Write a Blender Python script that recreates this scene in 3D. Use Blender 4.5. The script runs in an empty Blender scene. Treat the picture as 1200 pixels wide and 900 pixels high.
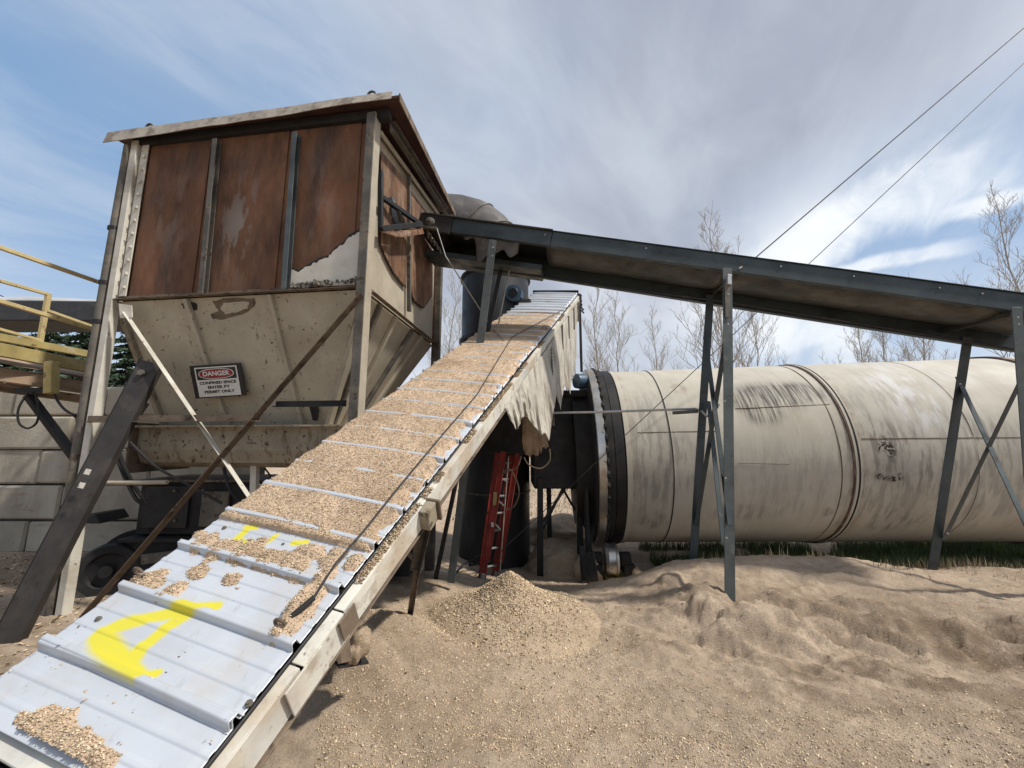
import bpy, bmesh, math, random
import numpy as np
from mathutils import Vector, Matrix
random.seed(7); RNG = np.random.default_rng(7)
R = math.radians
S = bpy.context.scene
COL = S.collection

# ------------------------------------------------------------------ camera
H = 1.7; PITCH = R(8.5); F = 451.0
cd = bpy.data.cameras.new('camera'); cam = bpy.data.objects.new('camera', cd); COL.objects.link(cam)
cam.location = (0, 0, H); cam.rotation_euler = (R(90) + PITCH, 0, 0)
cd.sensor_width = 36; cd.lens = 36 * F / 1200; cd.clip_start = 0.05; cd.clip_end = 3000
S.camera = cam

# ------------------------------------------------------------------ world, sun, exposure
SUN = Vector((0.58, -0.20, 0.78)).normalized()
sl = bpy.data.lights.new('sun', 'SUN'); sl.energy = 4.0; sl.angle = R(3.0); sl.color = (1, .95, .87)
so = bpy.data.objects.new('sun', sl); COL.objects.link(so)
so.rotation_euler = (-SUN).to_track_quat('-Z', 'Y').to_euler()
S.view_settings.view_transform = 'Standard'; S.view_settings.look = 'None'
S.view_settings.exposure = 0.24; S.view_settings.gamma = 1; S.view_settings.use_curve_mapping = False
S.cycles.max_bounces = 6; S.cycles.diffuse_bounces = 3

W = bpy.data.worlds.new('World'); S.world = W; W.use_nodes = True
nt = W.node_tree; N = nt.nodes; L = nt.links
bg = N['Background']; bg.inputs['Strength'].default_value = 0.093
sky = N.new('ShaderNodeTexSky'); sky.sky_type = 'NISHITA'; sky.sun_disc = False
sky.sun_elevation = math.asin(SUN.z); sky.sun_rotation = math.atan2(SUN.x, SUN.y)
sky.air_density = 1.0; sky.dust_density = 1.5; sky.ozone_density = 1.5
tc = N.new('ShaderNodeTexCoord')
sep = N.new('ShaderNodeSeparateXYZ'); L.new(tc.outputs['Generated'], sep.inputs[0])
def mth(op, a, b=None, c=None, clamp=False):
    n = N.new('ShaderNodeMath'); n.operation = op; n.use_clamp = clamp
    for i, v in enumerate((a, b, c)):
        if v is None: continue
        if isinstance(v, (int, float)): n.inputs[i].default_value = v
        else: L.new(v, n.inputs[i])
    return n.outputs[0]
def ramp(v, a, b, c=0.0, d=1.0):
    n = N.new('ShaderNodeMapRange'); n.interpolation_type = 'SMOOTHSTEP'
    L.new(v, n.inputs[0]); n.inputs[1].default_value = a; n.inputs[2].default_value = b
    n.inputs[3].default_value = c; n.inputs[4].default_value = d
    return n.outputs[0]
zc = mth('MAXIMUM', sep.outputs[2], 0.0); zz = mth('ADD', zc, 0.22)
px_ = mth('DIVIDE', sep.outputs[0], zz); py_ = mth('DIVIDE', sep.outputs[1], zz)
cmb = N.new('ShaderNodeCombineXYZ'); L.new(px_, cmb.inputs[0]); L.new(py_, cmb.inputs[1])
def noise(vec, scale, detail, rough, sx=1, sy=1, rot=0, dist=0, off=(0, 0, 0)):
    mp = N.new('ShaderNodeMapping'); mp.inputs['Rotation'].default_value = (0, 0, rot)
    mp.inputs['Location'].default_value = off
    L.new(vec, mp.inputs[0])
    m2 = N.new('ShaderNodeMapping'); m2.inputs['Scale'].default_value = (sx, sy, 1); L.new(mp.outputs[0], m2.inputs[0])
    n = N.new('ShaderNodeTexNoise'); n.inputs['Scale'].default_value = scale
    n.inputs['Detail'].default_value = detail; n.inputs['Roughness'].default_value = rough
    n.inputs['Distortion'].default_value = dist
    L.new(m2.outputs[0], n.inputs[0]); return n.outputs[0]
def mixc(f, a, b):
    n = N.new('ShaderNodeMix'); n.data_type = 'RGBA'
    if isinstance(f, float): n.inputs[0].default_value = f
    else: L.new(f, n.inputs[0])
    for i, v in ((6, a), (7, b)):
        if isinstance(v, tuple): n.inputs[i].default_value = (*v, 1)
        else: L.new(v, n.inputs[i])
    return n.outputs[2]
P2 = cmb.outputs[0]
blue = mixc(0.65, sky.outputs[0], (2.9, 4.7, 7.4))
n1 = noise(P2, 0.55, 5, 0.45, 1, 0.7, R(-35), 0.4, (3.3, 1.0, 0))
n2 = noise(P2, 1.0, 6, 0.48, 0.75, 1.1, R(-52), 0.5)
n3 = noise(P2, 1.5, 7, 0.5, 0.6, 1.2, R(-40), 0.5, (7, 2, 0))
side = mth('ADD', mth('MULTIPLY', mth('ABSOLUTE', mth('SUBTRACT', px_, 0.40)), -0.20), 0.17)
cover = ramp(mth('ADD', n1, side), 0.33, 0.53)
# the clearer sky low on the right, crossed by long bright cirrus streaks
blx = ramp(mth('SUBTRACT', px_, mth('MULTIPLY', py_, 0.40)), 0.05, 0.5)
low = mth('MULTIPLY', ramp(sep.outputs[2], 0.58, 0.36), blx)
cover = mth('MULTIPLY', cover, mth('SUBTRACT', 1.0, mth('MULTIPLY', low, 0.85)))
grey = mixc(ramp(n2, 0.36, 0.66), (3.6, 4.0, 4.9), (6.2, 6.55, 7.4))
col = mixc(cover, blue, grey)
n4 = noise(P2, 5.0, 8, 0.6, 0.6, 1.2, R(-50), 0.8, (1, 5, 0))
wisp = mth('MULTIPLY', ramp(mth('ADD', n3, mth('MULTIPLY', n4, 0.35)), 0.56, 0.88), 0.5)
col = mixc(wisp, col, (6.4, 7.0, 7.8))
streak = mth('MULTIPLY', ramp(noise(P2, 1.1, 9, 0.55, 0.30, 1.25, R(-62), 0.5, (1.0, 4.4, 0)), 0.47, 0.62), low)
col = mixc(mth('MULTIPLY', streak, 0.95), col, (8.6, 8.9, 9.2))
def pdir(px, py):
    u = px - 600; v = 450 - py
    return Vector((u, F * math.cos(PITCH) - v * math.sin(PITCH), F * math.sin(PITCH) + v * math.cos(PITCH))).normalized()
def dotn(v):
    n = N.new('ShaderNodeVectorMath'); n.operation = 'DOT_PRODUCT'; L.new(tc.outputs['Generated'], n.inputs[0]); n.inputs[1].default_value = v; return n.outputs['Value']
wob1 = noise(P2, 2.0, 8, 0.6, 0.5, 1.2, R(-62), 0.6, (2, 9, 0))
for (a0, a1, w_, amt) in (((790, 380), (1230, 150), .085, 1.0), ((890, 345), (1150, 280), .022, .9), ((1090, 258), (1260, 205), .022, .8), ((860, 400), (1010, 385), .05, .8)):
    r1, r2 = pdir(*a0), pdir(*a1); nb_ = r1.cross(r2).normalized(); mb_ = (r1 + r2).normalized(); tb_ = nb_.cross(mb_); half = abs(r1.dot(tb_))
    dist = mth('ADD', dotn(nb_), mth('MULTIPLY', mth('SUBTRACT', wob1, 0.5), w_ * 2.4))
    f1 = ramp(mth('ABSOLUTE', dist), w_ * .8, w_ * .25); f2 = ramp(mth('ABSOLUTE', dotn(tb_)), half * 1.15, half * .55)
    f3 = ramp(mth('ADD', n3, mth('MULTIPLY', n4, .5)), .60, .86)
    col = mixc(mth('MULTIPLY', mth('MULTIPLY', f1, f2), mth('MULTIPLY', mth('ADD', mth('MULTIPLY', f3, .6), .4), amt)), col, (9.3, 9.6, 9.9))
horiz = ramp(sep.outputs[2], 0.42, 0.02)
col = mixc(mth('MULTIPLY', horiz, 0.55), col, (7.4, 8.0, 8.9))
L.new(col, bg.inputs['Color'])

# ------------------------------------------------------------------ helpers: pixels of the photo as sight lines
def ray(px, py):
    u = px - 600; v = 450 - py
    return Vector((u, F * math.cos(PITCH) - v * math.sin(PITCH), F * math.sin(PITCH) + v * math.cos(PITCH)))
def at(px, py, Y):
    r = ray(px, py); k = Y / r.y; return Vector((r.x * k, Y, H + r.z * k))
def atz(px, py, z):
    r = ray(px, py); k = (z - H) / r.z; return Vector((r.x * k, r.y * k, z))
O = Vector((0, 0, H))
def onplane(px, py, p0, n):
    r = ray(px, py); k = (p0 - O).dot(n) / r.dot(n); return O + r * k

# ------------------------------------------------------------------ materials
MATS = {}
def mat(name, base, rough=.75, metal=0.0, var=.12, vscale=3.0, layers=(), bump=.15, bscale=60, stretch=(1, 1, 1), fine=0.0, bdist=.01, spec=.4):
    m = bpy.data.materials.new(name); m.use_nodes = True; MATS[name] = m
    t = m.node_tree; nn = t.nodes; ll = t.links; b = nn['Principled BSDF']
    b.inputs['Roughness'].default_value = rough; b.inputs['Metallic'].default_value = metal
    b.inputs['Specular IOR Level'].default_value = spec
    tcn = nn.new('ShaderNodeTexCoord')
    def nz(scale, detail=6, ro=.6, st=(1, 1, 1), off=0, dist=0):
        mp = nn.new('ShaderNodeMapping'); mp.inputs['Scale'].default_value = st; mp.inputs['Location'].default_value = (off, off * .7, off * .3)
        ll.new(tcn.outputs['Object'], mp.inputs[0])
        q = nn.new('ShaderNodeTexNoise'); q.inputs['Scale'].default_value = scale; q.inputs['Detail'].default_value = detail
        q.inputs['Roughness'].default_value = ro; q.inputs['Distortion'].default_value = dist
        ll.new(mp.outputs[0], q.inputs[0]); return q.outputs[0]
    def mr(v, a, c, lo=0., hi=1.):
        q = nn.new('ShaderNodeMapRange'); ll.new(v, q.inputs[0]); q.inputs[1].default_value = a; q.inputs[2].default_value = c
        q.inputs[3].default_value = lo; q.inputs[4].default_value = hi; return q.outputs[0]
    def mul(a, c):
        q = nn.new('ShaderNodeMath'); q.operation = 'MULTIPLY'
        for i, v in enumerate((a, c)):
            if isinstance(v, (int, float)): q.inputs[i].default_value = v
            else: ll.new(v, q.inputs[i])
        return q.outputs[0]
    def mx(f, a, c):
        q = nn.new('ShaderNodeMix'); q.data_type = 'RGBA'; ll.new(f, q.inputs[0])
        for i, v in ((6, a), (7, c)):
            if isinstance(v, tuple): q.inputs[i].default_value = (*v, 1)
            else: ll.new(v, q.inputs[i])
        return q.outputs[2]
    dk = tuple(max(0, c * (1 - var * 1.6)) for c in base); lt = tuple(min(1, c * (1 + var * 1.4)) for c in base)
    col = mx(mr(nz(vscale, 8, .65, stretch, 1.3), .32, .68), dk, lt)
    rsock = None
    for i, l in enumerate(layers):
        f = mr(nz(l.get('s', 4), l.get('d', 8), l.get('r', .62), l.get('st', (1, 1, 1)), 5.1 + i * 3.7, l.get('dist', 0)), l['t'], l['t'] + l.get('w', .05))
        f = mul(f, l.get('a', 1.0))
        if 'attr' in l:
            at_ = nn.new('ShaderNodeAttribute'); at_.attribute_name = l['attr']; f = mul(f, at_.outputs['Fac'])
        col = mx(f, col, l['c'])
        if 'rough' in l:
            q = nn.new('ShaderNodeMix'); q.data_type = 'FLOAT'; ll.new(f, q.inputs[0])
            if rsock is None: q.inputs[2].default_value = rough
            else: ll.new(rsock, q.inputs[2])
            q.inputs[3].default_value = l['rough']; rsock = q.outputs[0]
    if fine:
        col = mx(mr(nz(bscale * 1.7, 3, .7, (1, 1, 1), 9), .3, .7, 0, fine), col, tuple(c * .35 for c in base))
    ll.new(col, b.inputs['Base Color'])
    if rsock is None:
        rsock = mr(nz(vscale * 2, 5, .6), .3, .7, max(0, rough - .12), min(1, rough + .12))
    ll.new(rsock, b.inputs['Roughness'])
    if bump:
        bp = nn.new('ShaderNodeBump'); bp.inputs['Strength'].default_value = bump; bp.inputs['Distance'].default_value = bdist
        ll.new(nz(bscale, 6, .7), bp.inputs['Height']); ll.new(bp.outputs[0], b.inputs['Normal'])
    return m
RUST = (.11, .042, .018); DKR = (.035, .018, .012)
M = {}
M['rust'] = mat('rusted_plate', (.132, .060, .030), .85, .0, .35, 2.2, [
    dict(c=(.045, .026, .018), s=2.2, t=.47, w=.2, st=(1.6, 1.6, .45), a=.85),
    dict(c=(.17, .08, .04), s=5, t=.55, w=.16, st=(2.5, 2.5, .6), a=.5),
    dict(c=(.15, .12, .10), s=9, t=.60, w=.10, st=(3.5, 3.5, .5), a=.3),
    dict(c=(.20, .17, .15), s=3.2, t=.50, w=.06, st=(2, 2, .6), a=.75, attr='pale')], .35, 90, (1, 1, .4))
M['rustside'] = mat('rusted_side_plate', (.15, .075, .04), .85, 0, .3, 3, [
    dict(c=(.07, .035, .02), s=4, t=.48, w=.15, st=(2, 2, .4), a=.8),
    dict(c=(.34, .25, .17), s=3, t=.50, w=.2, st=(2, 2, .6), a=.6),
    dict(c=(.05, .025, .015), s=5, t=.56, w=.1, st=(2, 2, .5), a=.8)], .3, 90)
M['cream'] = mat('cream_painted_steel', (.37, .325, .25), .6, 0, .12, 2.0, [
    dict(c=(.24, .195, .14), s=1.4, t=.50, w=.2, st=(1, 1, .5), a=.6),
    dict(c=(.075, .045, .025), s=24, t=.66, w=.03, a=.85),
    dict(c=(.12, .07, .035), s=6, t=.66, w=.05, st=(2, 2, .4), a=.7)], .08, 30)
M['creamslope'] = mat('dusty_cream_slope', (.375, .335, .255), .7, 0, .12, 1.6, [
    dict(c=(.22, .18, .13), s=1.1, t=.48, w=.22, st=(1, 1, .5), a=.6),
    dict(c=(.32, .28, .21), s=2.2, t=.55, w=.2, st=(2, 2, .4), a=.5),
    dict(c=(.05, .032, .02), s=20, t=.63, w=.03, a=.9),
    dict(c=(.08, .05, .03), s=6, t=.63, w=.05, st=(2.5, 2.5, .3), a=.75)], .1, 30)
M['creamdirty'] = mat('cream_paint_peeling', (.27, .23, .165), .65, 0, .15, 2.5, [
    dict(c=(.12, .08, .045), s=7, t=.52, w=.12, st=(1.5, 1.5, .5), a=.75),
    dict(c=(.035, .025, .018), s=18, t=.60, w=.02, a=.9)], .15, 40)
M['white'] = mat('white_painted_tube', (.52, .49, .42), .55, 0, .1, 3, [
    dict(c=(.10, .07, .045), s=14, t=.64, w=.03, a=.8),
    dict(c=(.28, .23, .16), s=3, t=.52, w=.15, a=.6)], .08, 40)
M['dirtysteel'] = mat('weathered_steel', (.105, .095, .08), .7, .2, .25, 4, [
    dict(c=(.2, .165, .12), s=5, t=.52, w=.12, a=.6), dict(c=(.05, .028, .017), s=9, t=.6, w=.04, a=.8)], .2, 60)
M['darkchannel'] = mat('dark_mill_scale_channel', (.042, .037, .034), .6, .2, .2, 4, [dict(c=(.09, .075, .06), s=4, t=.55, w=.12, a=.5), dict(c=(.03, .02, .015), s=9, t=.6, w=.05, a=.7)], .15, 50)
M['brownsteel'] = mat('dusty_brown_steel', (.135, .10, .07), .8, 0, .25, 5, [dict(c=(.05, .03, .02), s=8, t=.55, w=.06, a=.8)], .25, 60)
M['black'] = mat('black_steel', (.011, .0105, .011), .55, .1, .3, 3, [
    dict(c=(.035, .03, .026), s=3, t=.52, w=.2, st=(1, 1, .4), a=.6), dict(c=(.07, .05, .03), s=14, t=.68, w=.04, a=.6)], .12, 40)
M['flatblack'] = mat('dark_grimy_steel', (.017, .0155, .015), .8, 0, .3, 3, [dict(c=(.035, .031, .028), s=4, t=.55, w=.15, a=.6)], .2, 50)
M['rubber'] = mat('black_rubber', (.015, .015, .016), .6, 0, .2, 5, [dict(c=(.06, .05, .04), s=5, t=.58, w=.1, a=.5)], .1, 40)
M['green'] = mat('dark_green_grey_steel', (.038, .05, .054), .5, .15, .18, 3, [
    dict(c=(.10, .10, .09), s=10, t=.64, w=.05, a=.4), dict(c=(.018, .02, .021), s=3, t=.55, w=.1, st=(.5, 2, 2), a=.6)], .08, 40)
M['legsteel'] = mat('grey_green_angle_steel', (.07, .082, .082), .55, .15, .18, 5, [
    dict(c=(.16, .15, .13), s=8, t=.62, w=.05, a=.4), dict(c=(.05, .028, .018), s=9, t=.64, w=.04, a=.8)], .08, 40)
M['pan'] = mat('scuffed_trough_steel', (.07, .067, .062), .55, .3, .25, 2.5, [
    dict(c=(.17, .15, .12), s=2.5, t=.50, w=.15, st=(.6, 1, 1), a=.6), dict(c=(.025, .022, .02), s=6, t=.6, w=.06, a=.6)], .1, 40)
M['duct'] = mat('grey_brown_duct', (.085, .078, .075), .65, .1, .2, 2.0, [
    dict(c=(.20, .18, .155), s=3, t=.55, w=.12, a=.5), dict(c=(.04, .033, .03), s=6, t=.62, w=.06, a=.6)], .1, 40)
M['tank'] = mat('charcoal_painted_tank', (.022, .022, .023), .5, .1, .25, 2.0, [
    dict(c=(.06, .055, .05), s=3, t=.55, w=.12, st=(1, 1, .4), a=.6)], .08, 40)
M['galv'] = mat('white_galvalume_sheet', (.50, .525, .56), .42, .2, .05, 2.5, [
    dict(c=(.40, .41, .43), s=3, t=.54, w=.2, a=.35),
    dict(c=(.47, .38, .27), s=4, t=.52, w=.16, a=.32), dict(c=(.33, .33, .33), s=7, t=.60, w=.08, st=(3, 1, 1), a=.4),
    dict(c=(.09, .075, .06), s=38, t=.70, w=.03, a=.6),
    dict(c=(.64, .57, .04), s=5, t=.12, w=.05, a=.97, attr='paint', rough=.6),
    dict(c=(.82, .83, .85), s=60, t=.68, w=.05, a=.25, attr='paint')], .05, 25)
M['oldwhite'] = mat('chalky_white_channel', (.60, .575, .50), .65, 0, .08, 4, [
    dict(c=(.40, .31, .21), s=1.6, t=.47, w=.14, a=.75),
    dict(c=(.30, .24, .17), s=9, t=.54, w=.10, a=.6), dict(c=(.10, .085, .07), s=26, t=.65, w=.03, a=.7),
    dict(c=(.13, .065, .032), s=5, t=.62, w=.05, a=.85), dict(c=(.46, .48, .48), s=2, t=.5, w=.1, a=.5)], .12, 50)
M['drum'] = mat('cream_drum_paint', (.455, .425, .36), .75, 0, .07, 1.0, [
    dict(c=(.33, .29, .225), s=1.2, t=.46, w=.25, a=.55),
    dict(c=(.30, .255, .19), s=3, t=.52, w=.2, st=(3.0, .3, .3), a=.35),
    dict(c=(.62, .58, .50), s=9, t=.64, w=.05, st=(2.5, .35, .35), a=.35),
    dict(c=(.30, .28, .25), s=2, t=.36, w=.25, a=.7, attr='grey'), dict(c=(.20, .185, .16), s=5, t=.47, w=.10, st=(2.4, .45, .45), a=.9, attr='grey'),
    dict(c=(.56, .56, .57), s=5, t=.44, w=.16, st=(1.8, .5, .5), a=.7, attr='white'),
    dict(c=(.06, .055, .05), s=7, t=.36, w=.20, st=(3.5, .25, .25), a=.97, attr='soot'),
    dict(c=(.03, .02, .014), s=13, t=.44, w=.06, dist=1.5, a=1, attr='scrib'),
    dict(c=(.16, .08, .045), s=6, t=.40, w=.2, a=.8, attr='rust'),
    dict(c=(.2, .15, .11), s=30, t=.70, w=.03, a=.7)], .06, 20)
M['ring'] = mat('worn_bright_steel', (.42, .41, .39), .32, .9, .15, 3, [
    dict(c=(.30, .24, .18), s=2, t=.46, w=.1, a=.7, rough=.6), dict(c=(.05, .045, .04), s=10, t=.62, w=.04, a=.8, rough=.7)], .1, 40)
M['greenroof'] = mat('rusty_corrugated_roof', (.085, .055, .042), .8, .1, .25, 4, [dict(c=(.16, .10, .07), s=5, t=.55, w=.1, a=.6)], .2, 50)
M['roofunder'] = mat('maroon_roof_underside', (.065, .028, .022), .8, 0, .25, 4, [dict(c=(.13, .11, .09), s=9, t=.64, w=.04, a=.5)], .15, 50)
M['fascia'] = mat('bleached_fascia', (.34, .30, .25), .8, 0, .2, 5, [dict(c=(.12, .09, .07), s=5, t=.5, w=.12, a=.7)], .3, 60, (1, 1, 1))
M['yellow'] = mat('yellow_painted_steel', (.32, .255, .10), .6, 0, .15, 4, [
    dict(c=(.42, .36, .24), s=5, t=.52, w=.12, a=.6), dict(c=(.10, .05, .02), s=9, t=.6, w=.05, a=.8)], .15, 50)
M['rail'] = mat('faded_yellow_rail', (.44, .35, .17), .6, 0, .12, 5, [dict(c=(.17, .10, .05), s=8, t=.6, w=.05, a=.8)], .15, 50)
M['timber'] = mat('weathered_timber', (.26, .185, .125), .85, 0, .3, 3, [
    dict(c=(.06, .035, .022), s=5, t=.54, w=.08, st=(1, .25, 3), a=.8)], .5, 40, (1, .3, 2.5))
M['block'] = mat('concrete_block_face', (.33, .295, .235), .9, 0, .13, 1.0, [
    dict(c=(.20, .175, .14), s=1.3, t=.50, w=.15, st=(1, 1, .4), a=.6),
    dict(c=(.44, .41, .34), s=1.2, t=.52, w=.15, st=(1.5, 1, .3), a=.6), dict(c=(.22, .145, .09), s=3, t=.6, w=.08, st=(.6, 1, 2), a=.6),
    dict(c=(.13, .10, .08), s=8, t=.64, w=.05, a=.5)], .5, 25, bdist=.02)
M['red'] = mat('red_fibreglass', (.25, .03, .02), .5, 0, .15, 5, [dict(c=(.28, .10, .07), s=9, t=.58, w=.08, a=.5)], .08, 50)
M['alu'] = mat('dull_aluminium', (.42, .42, .41), .45, .6, .12, 6, [dict(c=(.2, .18, .15), s=12, t=.6, w=.05, a=.6)], .05, 50)
M['blue'] = mat('blue_motor_paint', (.05, .09, .13), .45, .1, .15, 7, [dict(c=(.10, .09, .08), s=12, t=.6, w=.06, a=.5)], .05, 50)
M['tarp'] = mat('torn_poly_sheet', (.42, .39, .33), .6, 0, .15, 4, [dict(c=(.16, .125, .09), s=4, t=.48, w=.15, st=(2, 2, .3), a=.8), dict(c=(.08, .06, .045), s=9, t=.64, w=.05, a=.6)], .3, 40)
M['card'] = mat('brown_belting', (.24, .165, .10), .85, 0, .2, 4, [dict(c=(.12, .08, .05), s=5, t=.52, w=.1, a=.6)], .2, 50)
M['bark'] = mat('pale_bark', (.36, .33, .29), .9, 0, .2, 5, [], .1, 40)
M['barkdk'] = mat('dark_bark', (.16, .135, .115), .9, 0, .2, 5, [], .1, 40)
M['needle'] = mat('evergreen_needles', (.035, .06, .032), .8, 0, .35, 3, [], 0)
M['grass'] = mat('grass_blades', (.12, .155, .05), .7, 0, .4, 2, [], 0)
M['straw'] = mat('dead_stems', (.30, .25, .16), .8, 0, .3, 2, [], 0)
M['plate'] = mat('white_sign_face', (.55, .54, .51), .5, 0, .05, 8, [dict(c=(.3, .28, .25), s=9, t=.62, w=.06, a=.5)], 0)
M['signblack'] = mat('sign_black', (.012, .012, .013), .5, 0, .1, 8, [], 0)
M['signred'] = mat('sign_red', (.22, .015, .02), .5, 0, .1, 8, [], 0)
M['wire'] = mat('dark_cable', (.045, .042, .04), .6, .2, .2, 8, [], 0)
M['lightwire'] = mat('galvanised_wire', (.33, .32, .30), .5, .5, .15, 8, [], 0)
M['tarproof'] = mat('dark_cover_sheet', (.03, .03, .032), .55, 0, .2, 3, [dict(c=(.06, .058, .055), s=4, t=.55, w=.1, a=.5)], .1, 20)
M['lightroof'] = mat('pale_roof_sheet', (.42, .42, .42), .5, .1, .1, 2, [], .05, 20)

# sand and sawdust: colour speckle at several sizes, clumped relief
def sandmat(name, base, speck, fine=140, relief=.5, dist=.012, dark=(.10, .07, .045), white=.35):
    m = mat(name, base, .95, 0, .10, .9, [
        dict(c=tuple(c * k_ for c, k_ in zip(base, (.62, .58, .54))), s=1.5, t=.47, w=.20, a=.7),
        dict(c=tuple(c * k_ for c, k_ in zip(base, (.60, .55, .50))), s=7, t=.54, w=.10, a=.55),
        dict(c=tuple(min(1, c * 1.28) for c in base), s=5.5, t=.52, w=.16, a=.5),
        dict(c=(.20, .145, .095), s=6, t=.30, w=.22, a=.95, attr='damp_shade'),  # moist brown dirt, with the bank's slope shade painted in as well
        dict(c=tuple(c * .5 for c in base), s=fine * .35, t=.52, w=.14, d=4, a=.55),
        dict(c=speck, s=fine, t=.60, w=.06, d=3, a=white),
        dict(c=dark, s=fine * .8, t=.68, w=.03, d=3, a=.7)], relief, fine * .5, bdist=dist, spec=.15)
    return m
M['sand'] = sandmat('pale_sandy_ground', (.455, .355, .262), (.64, .54, .42), 140, 1.0, .02)
M['chips'] = sandmat('sawdust_with_chips', (.44, .34, .24), (.66, .55, .40), 110, .9, .018)
M['dust'] = sandmat('fresh_sawdust', (.56, .42, .295), (.76, .62, .47), 150, .9, .012)

# ------------------------------------------------------------------ mesh helpers
class MB:
    def __init__(s): s.v = []; s.f = []
    def add(s, vs, fs):
        o = len(s.v); s.v += [Vector(v) for v in vs]; s.f += [tuple(i + o for i in f) for f in fs]; return s
    def hexa(s, b, t):   # 4 bottom, 4 top corners, counter-clockwise
        return s.add(list(b) + list(t), [(3, 2, 1, 0), (4, 5, 6, 7), (0, 1, 5, 4), (1, 2, 6, 5), (2, 3, 7, 6), (3, 0, 4, 7)])
    def box(s, a, b):
        (x0, y0, z0), (x1, y1, z1) = a, b
        return s.hexa([(x0, y0, z0), (x1, y0, z0), (x1, y1, z0), (x0, y1, z0)], [(x0, y0, z1), (x1, y0, z1), (x1, y1, z1), (x0, y1, z1)])
    def bar(s, p, q, w, h, up=(0, 0, 1), off=(0, 0)):
        p = Vector(p); q = Vector(q); d = (q - p).normalized(); up = Vector(up)
        if abs(d.dot(up)) > .99: up = Vector((0, 1, 0))
        x = d.cross(up).normalized(); y = x.cross(d).normalized()
        c = x * off[0] + y * off[1]
        r = [(-w / 2, -h / 2), (w / 2, -h / 2), (w / 2, h / 2), (-w / 2, h / 2)]
        return s.hexa([p + c + x * a + y * b for a, b in r], [q + c + x * a + y * b for a, b in r])
    def channel(s, p, q, w, h, t=.008, up=(0, 0, 1), side=1):   # web h, flanges w
        s.bar(p, q, t, h, up)
        for k in (-1, 1): s.bar(p, q, w, t, up, (side * (w / 2 + t / 2 + .0005), k * (h / 2 - t / 2)))
        return s
    def angle(s, p, q, w, h, t=.008, up=(0, 0, 1), side=1):
        s.bar(p, q, t, h, up); s.bar(p, q, w, t, up, (side * (w / 2 + t / 2), -h / 2 + t / 2)); return s
    def tube(s, pts, r, n=10, caps=True):
        pts = [Vector(p) for p in pts]; m = len(pts); rr = r if hasattr(r, '__len__') else [r] * m
        o = len(s.v); prev = None
        for i, p in enumerate(pts):
            d = (pts[min(i + 1, m - 1)] - pts[max(i - 1, 0)]).normalized()
            if prev is None: x = d.orthogonal().normalized()
            else: x = (prev - d * prev.dot(d)).normalized()
            prev = x; y = d.cross(x)
            for k in range(n):
                a = 2 * math.pi * k / n; s.v.append(p + (x * math.cos(a) + y * math.sin(a)) * rr[i])
        for i in range(m - 1):
            for k in range(n):
                k2 = (k + 1) % n; s.f.append((o + i * n + k, o + i * n + k2, o + (i + 1) * n + k2, o + (i + 1) * n + k))
        if caps:
            s.f.append(tuple(o + k for k in range(n))[::-1]); s.f.append(tuple(o + (m - 1) * n + k for k in range(n)))
        return s
    def lathe(s, c, ax, prof, n=32, closed=False):   # prof: (distance along axis, radius)
        c = Vector(c); ax = Vector(ax).normalized(); x = ax.orthogonal().normalized(); y = ax.cross(x); o = len(s.v); m = len(prof)
        for a_, r_ in prof:
            for k in range(n):
                t = 2 * math.pi * k / n; s.v.append(c + ax * a_ + (x * math.cos(t) + y * math.sin(t)) * r_)
        for i in range(m if closed else m - 1):
            i2 = (i + 1) % m
            for k in range(n):
                k2 = (k + 1) % n; s.f.append((o + i * n + k, o + i * n + k2, o + i2 * n + k2, o + i2 * n + k))
        if not closed:
            if prof[0][1] > 1e-4: s.f.append(tuple(o + k for k in range(n))[::-1])
            if prof[-1][1] > 1e-4: s.f.append(tuple(o + (m - 1) * n + k for k in range(n)))
        return s
    def slab(s, poly, n, t):   # polygon (3D points, planar) thickened along n
        n = Vector(n).normalized(); poly = [Vector(p) for p in poly]; m = len(poly); o = len(s.v)
        s.v += poly + [p + n * t for p in poly]
        s.f.append(tuple(o + i for i in range(m))[::-1]); s.f.append(tuple(o + m + i for i in range(m)))
        for i in range(m):
            j = (i + 1) % m; s.f.append((o + i, o + j, o + m + j, o + m + i))
        return s
    def build(s, name, m, parent=None, smooth=False, bevel=0, attrs=None):
        me = bpy.data.meshes.new(name)
        off = wloc(parent)
        me.from_pydata([v - off for v in s.v], [], s.f); me.validate(); 
        bm = bmesh.new(); bm.from_mesh(me); bmesh.ops.recalc_face_normals(bm, faces=bm.faces); bm.to_mesh(me); bm.free()
        me.materials.append(M[m])
        if smooth:
            me.shade_smooth()
            me.set_sharp_from_angle(angle=R(40))
        o = bpy.data.objects.new(name, me); COL.objects.link(o)
        if parent: o.parent = parent
        if bevel:
            b = o.modifiers.new('bevel', 'BEVEL'); b.width = bevel; b.segments = 1; b.limit_method = 'ANGLE'
        return o
def wloc(p):
    v = Vector((0, 0, 0))
    while p is not None: v += Vector(p.location); p = p.parent
    return v
def tag(o, label=None, cat=None, group=None, kind=None):
    if label: o['label'] = label
    if cat: o['category'] = cat
    if group: o['group'] = group
    if kind: o['kind'] = kind
    return o
def thing(name, loc, label, cat, group=None):
    o = bpy.data.objects.new(name, None); o.empty_display_size = .2; COL.objects.link(o); o.location = loc
    return tag(o, label, cat, group)
def part(name, m, parent, fn=None, **k):
    mb = MB(); fn(mb); return mb.build(name, m, parent, **k)
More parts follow.
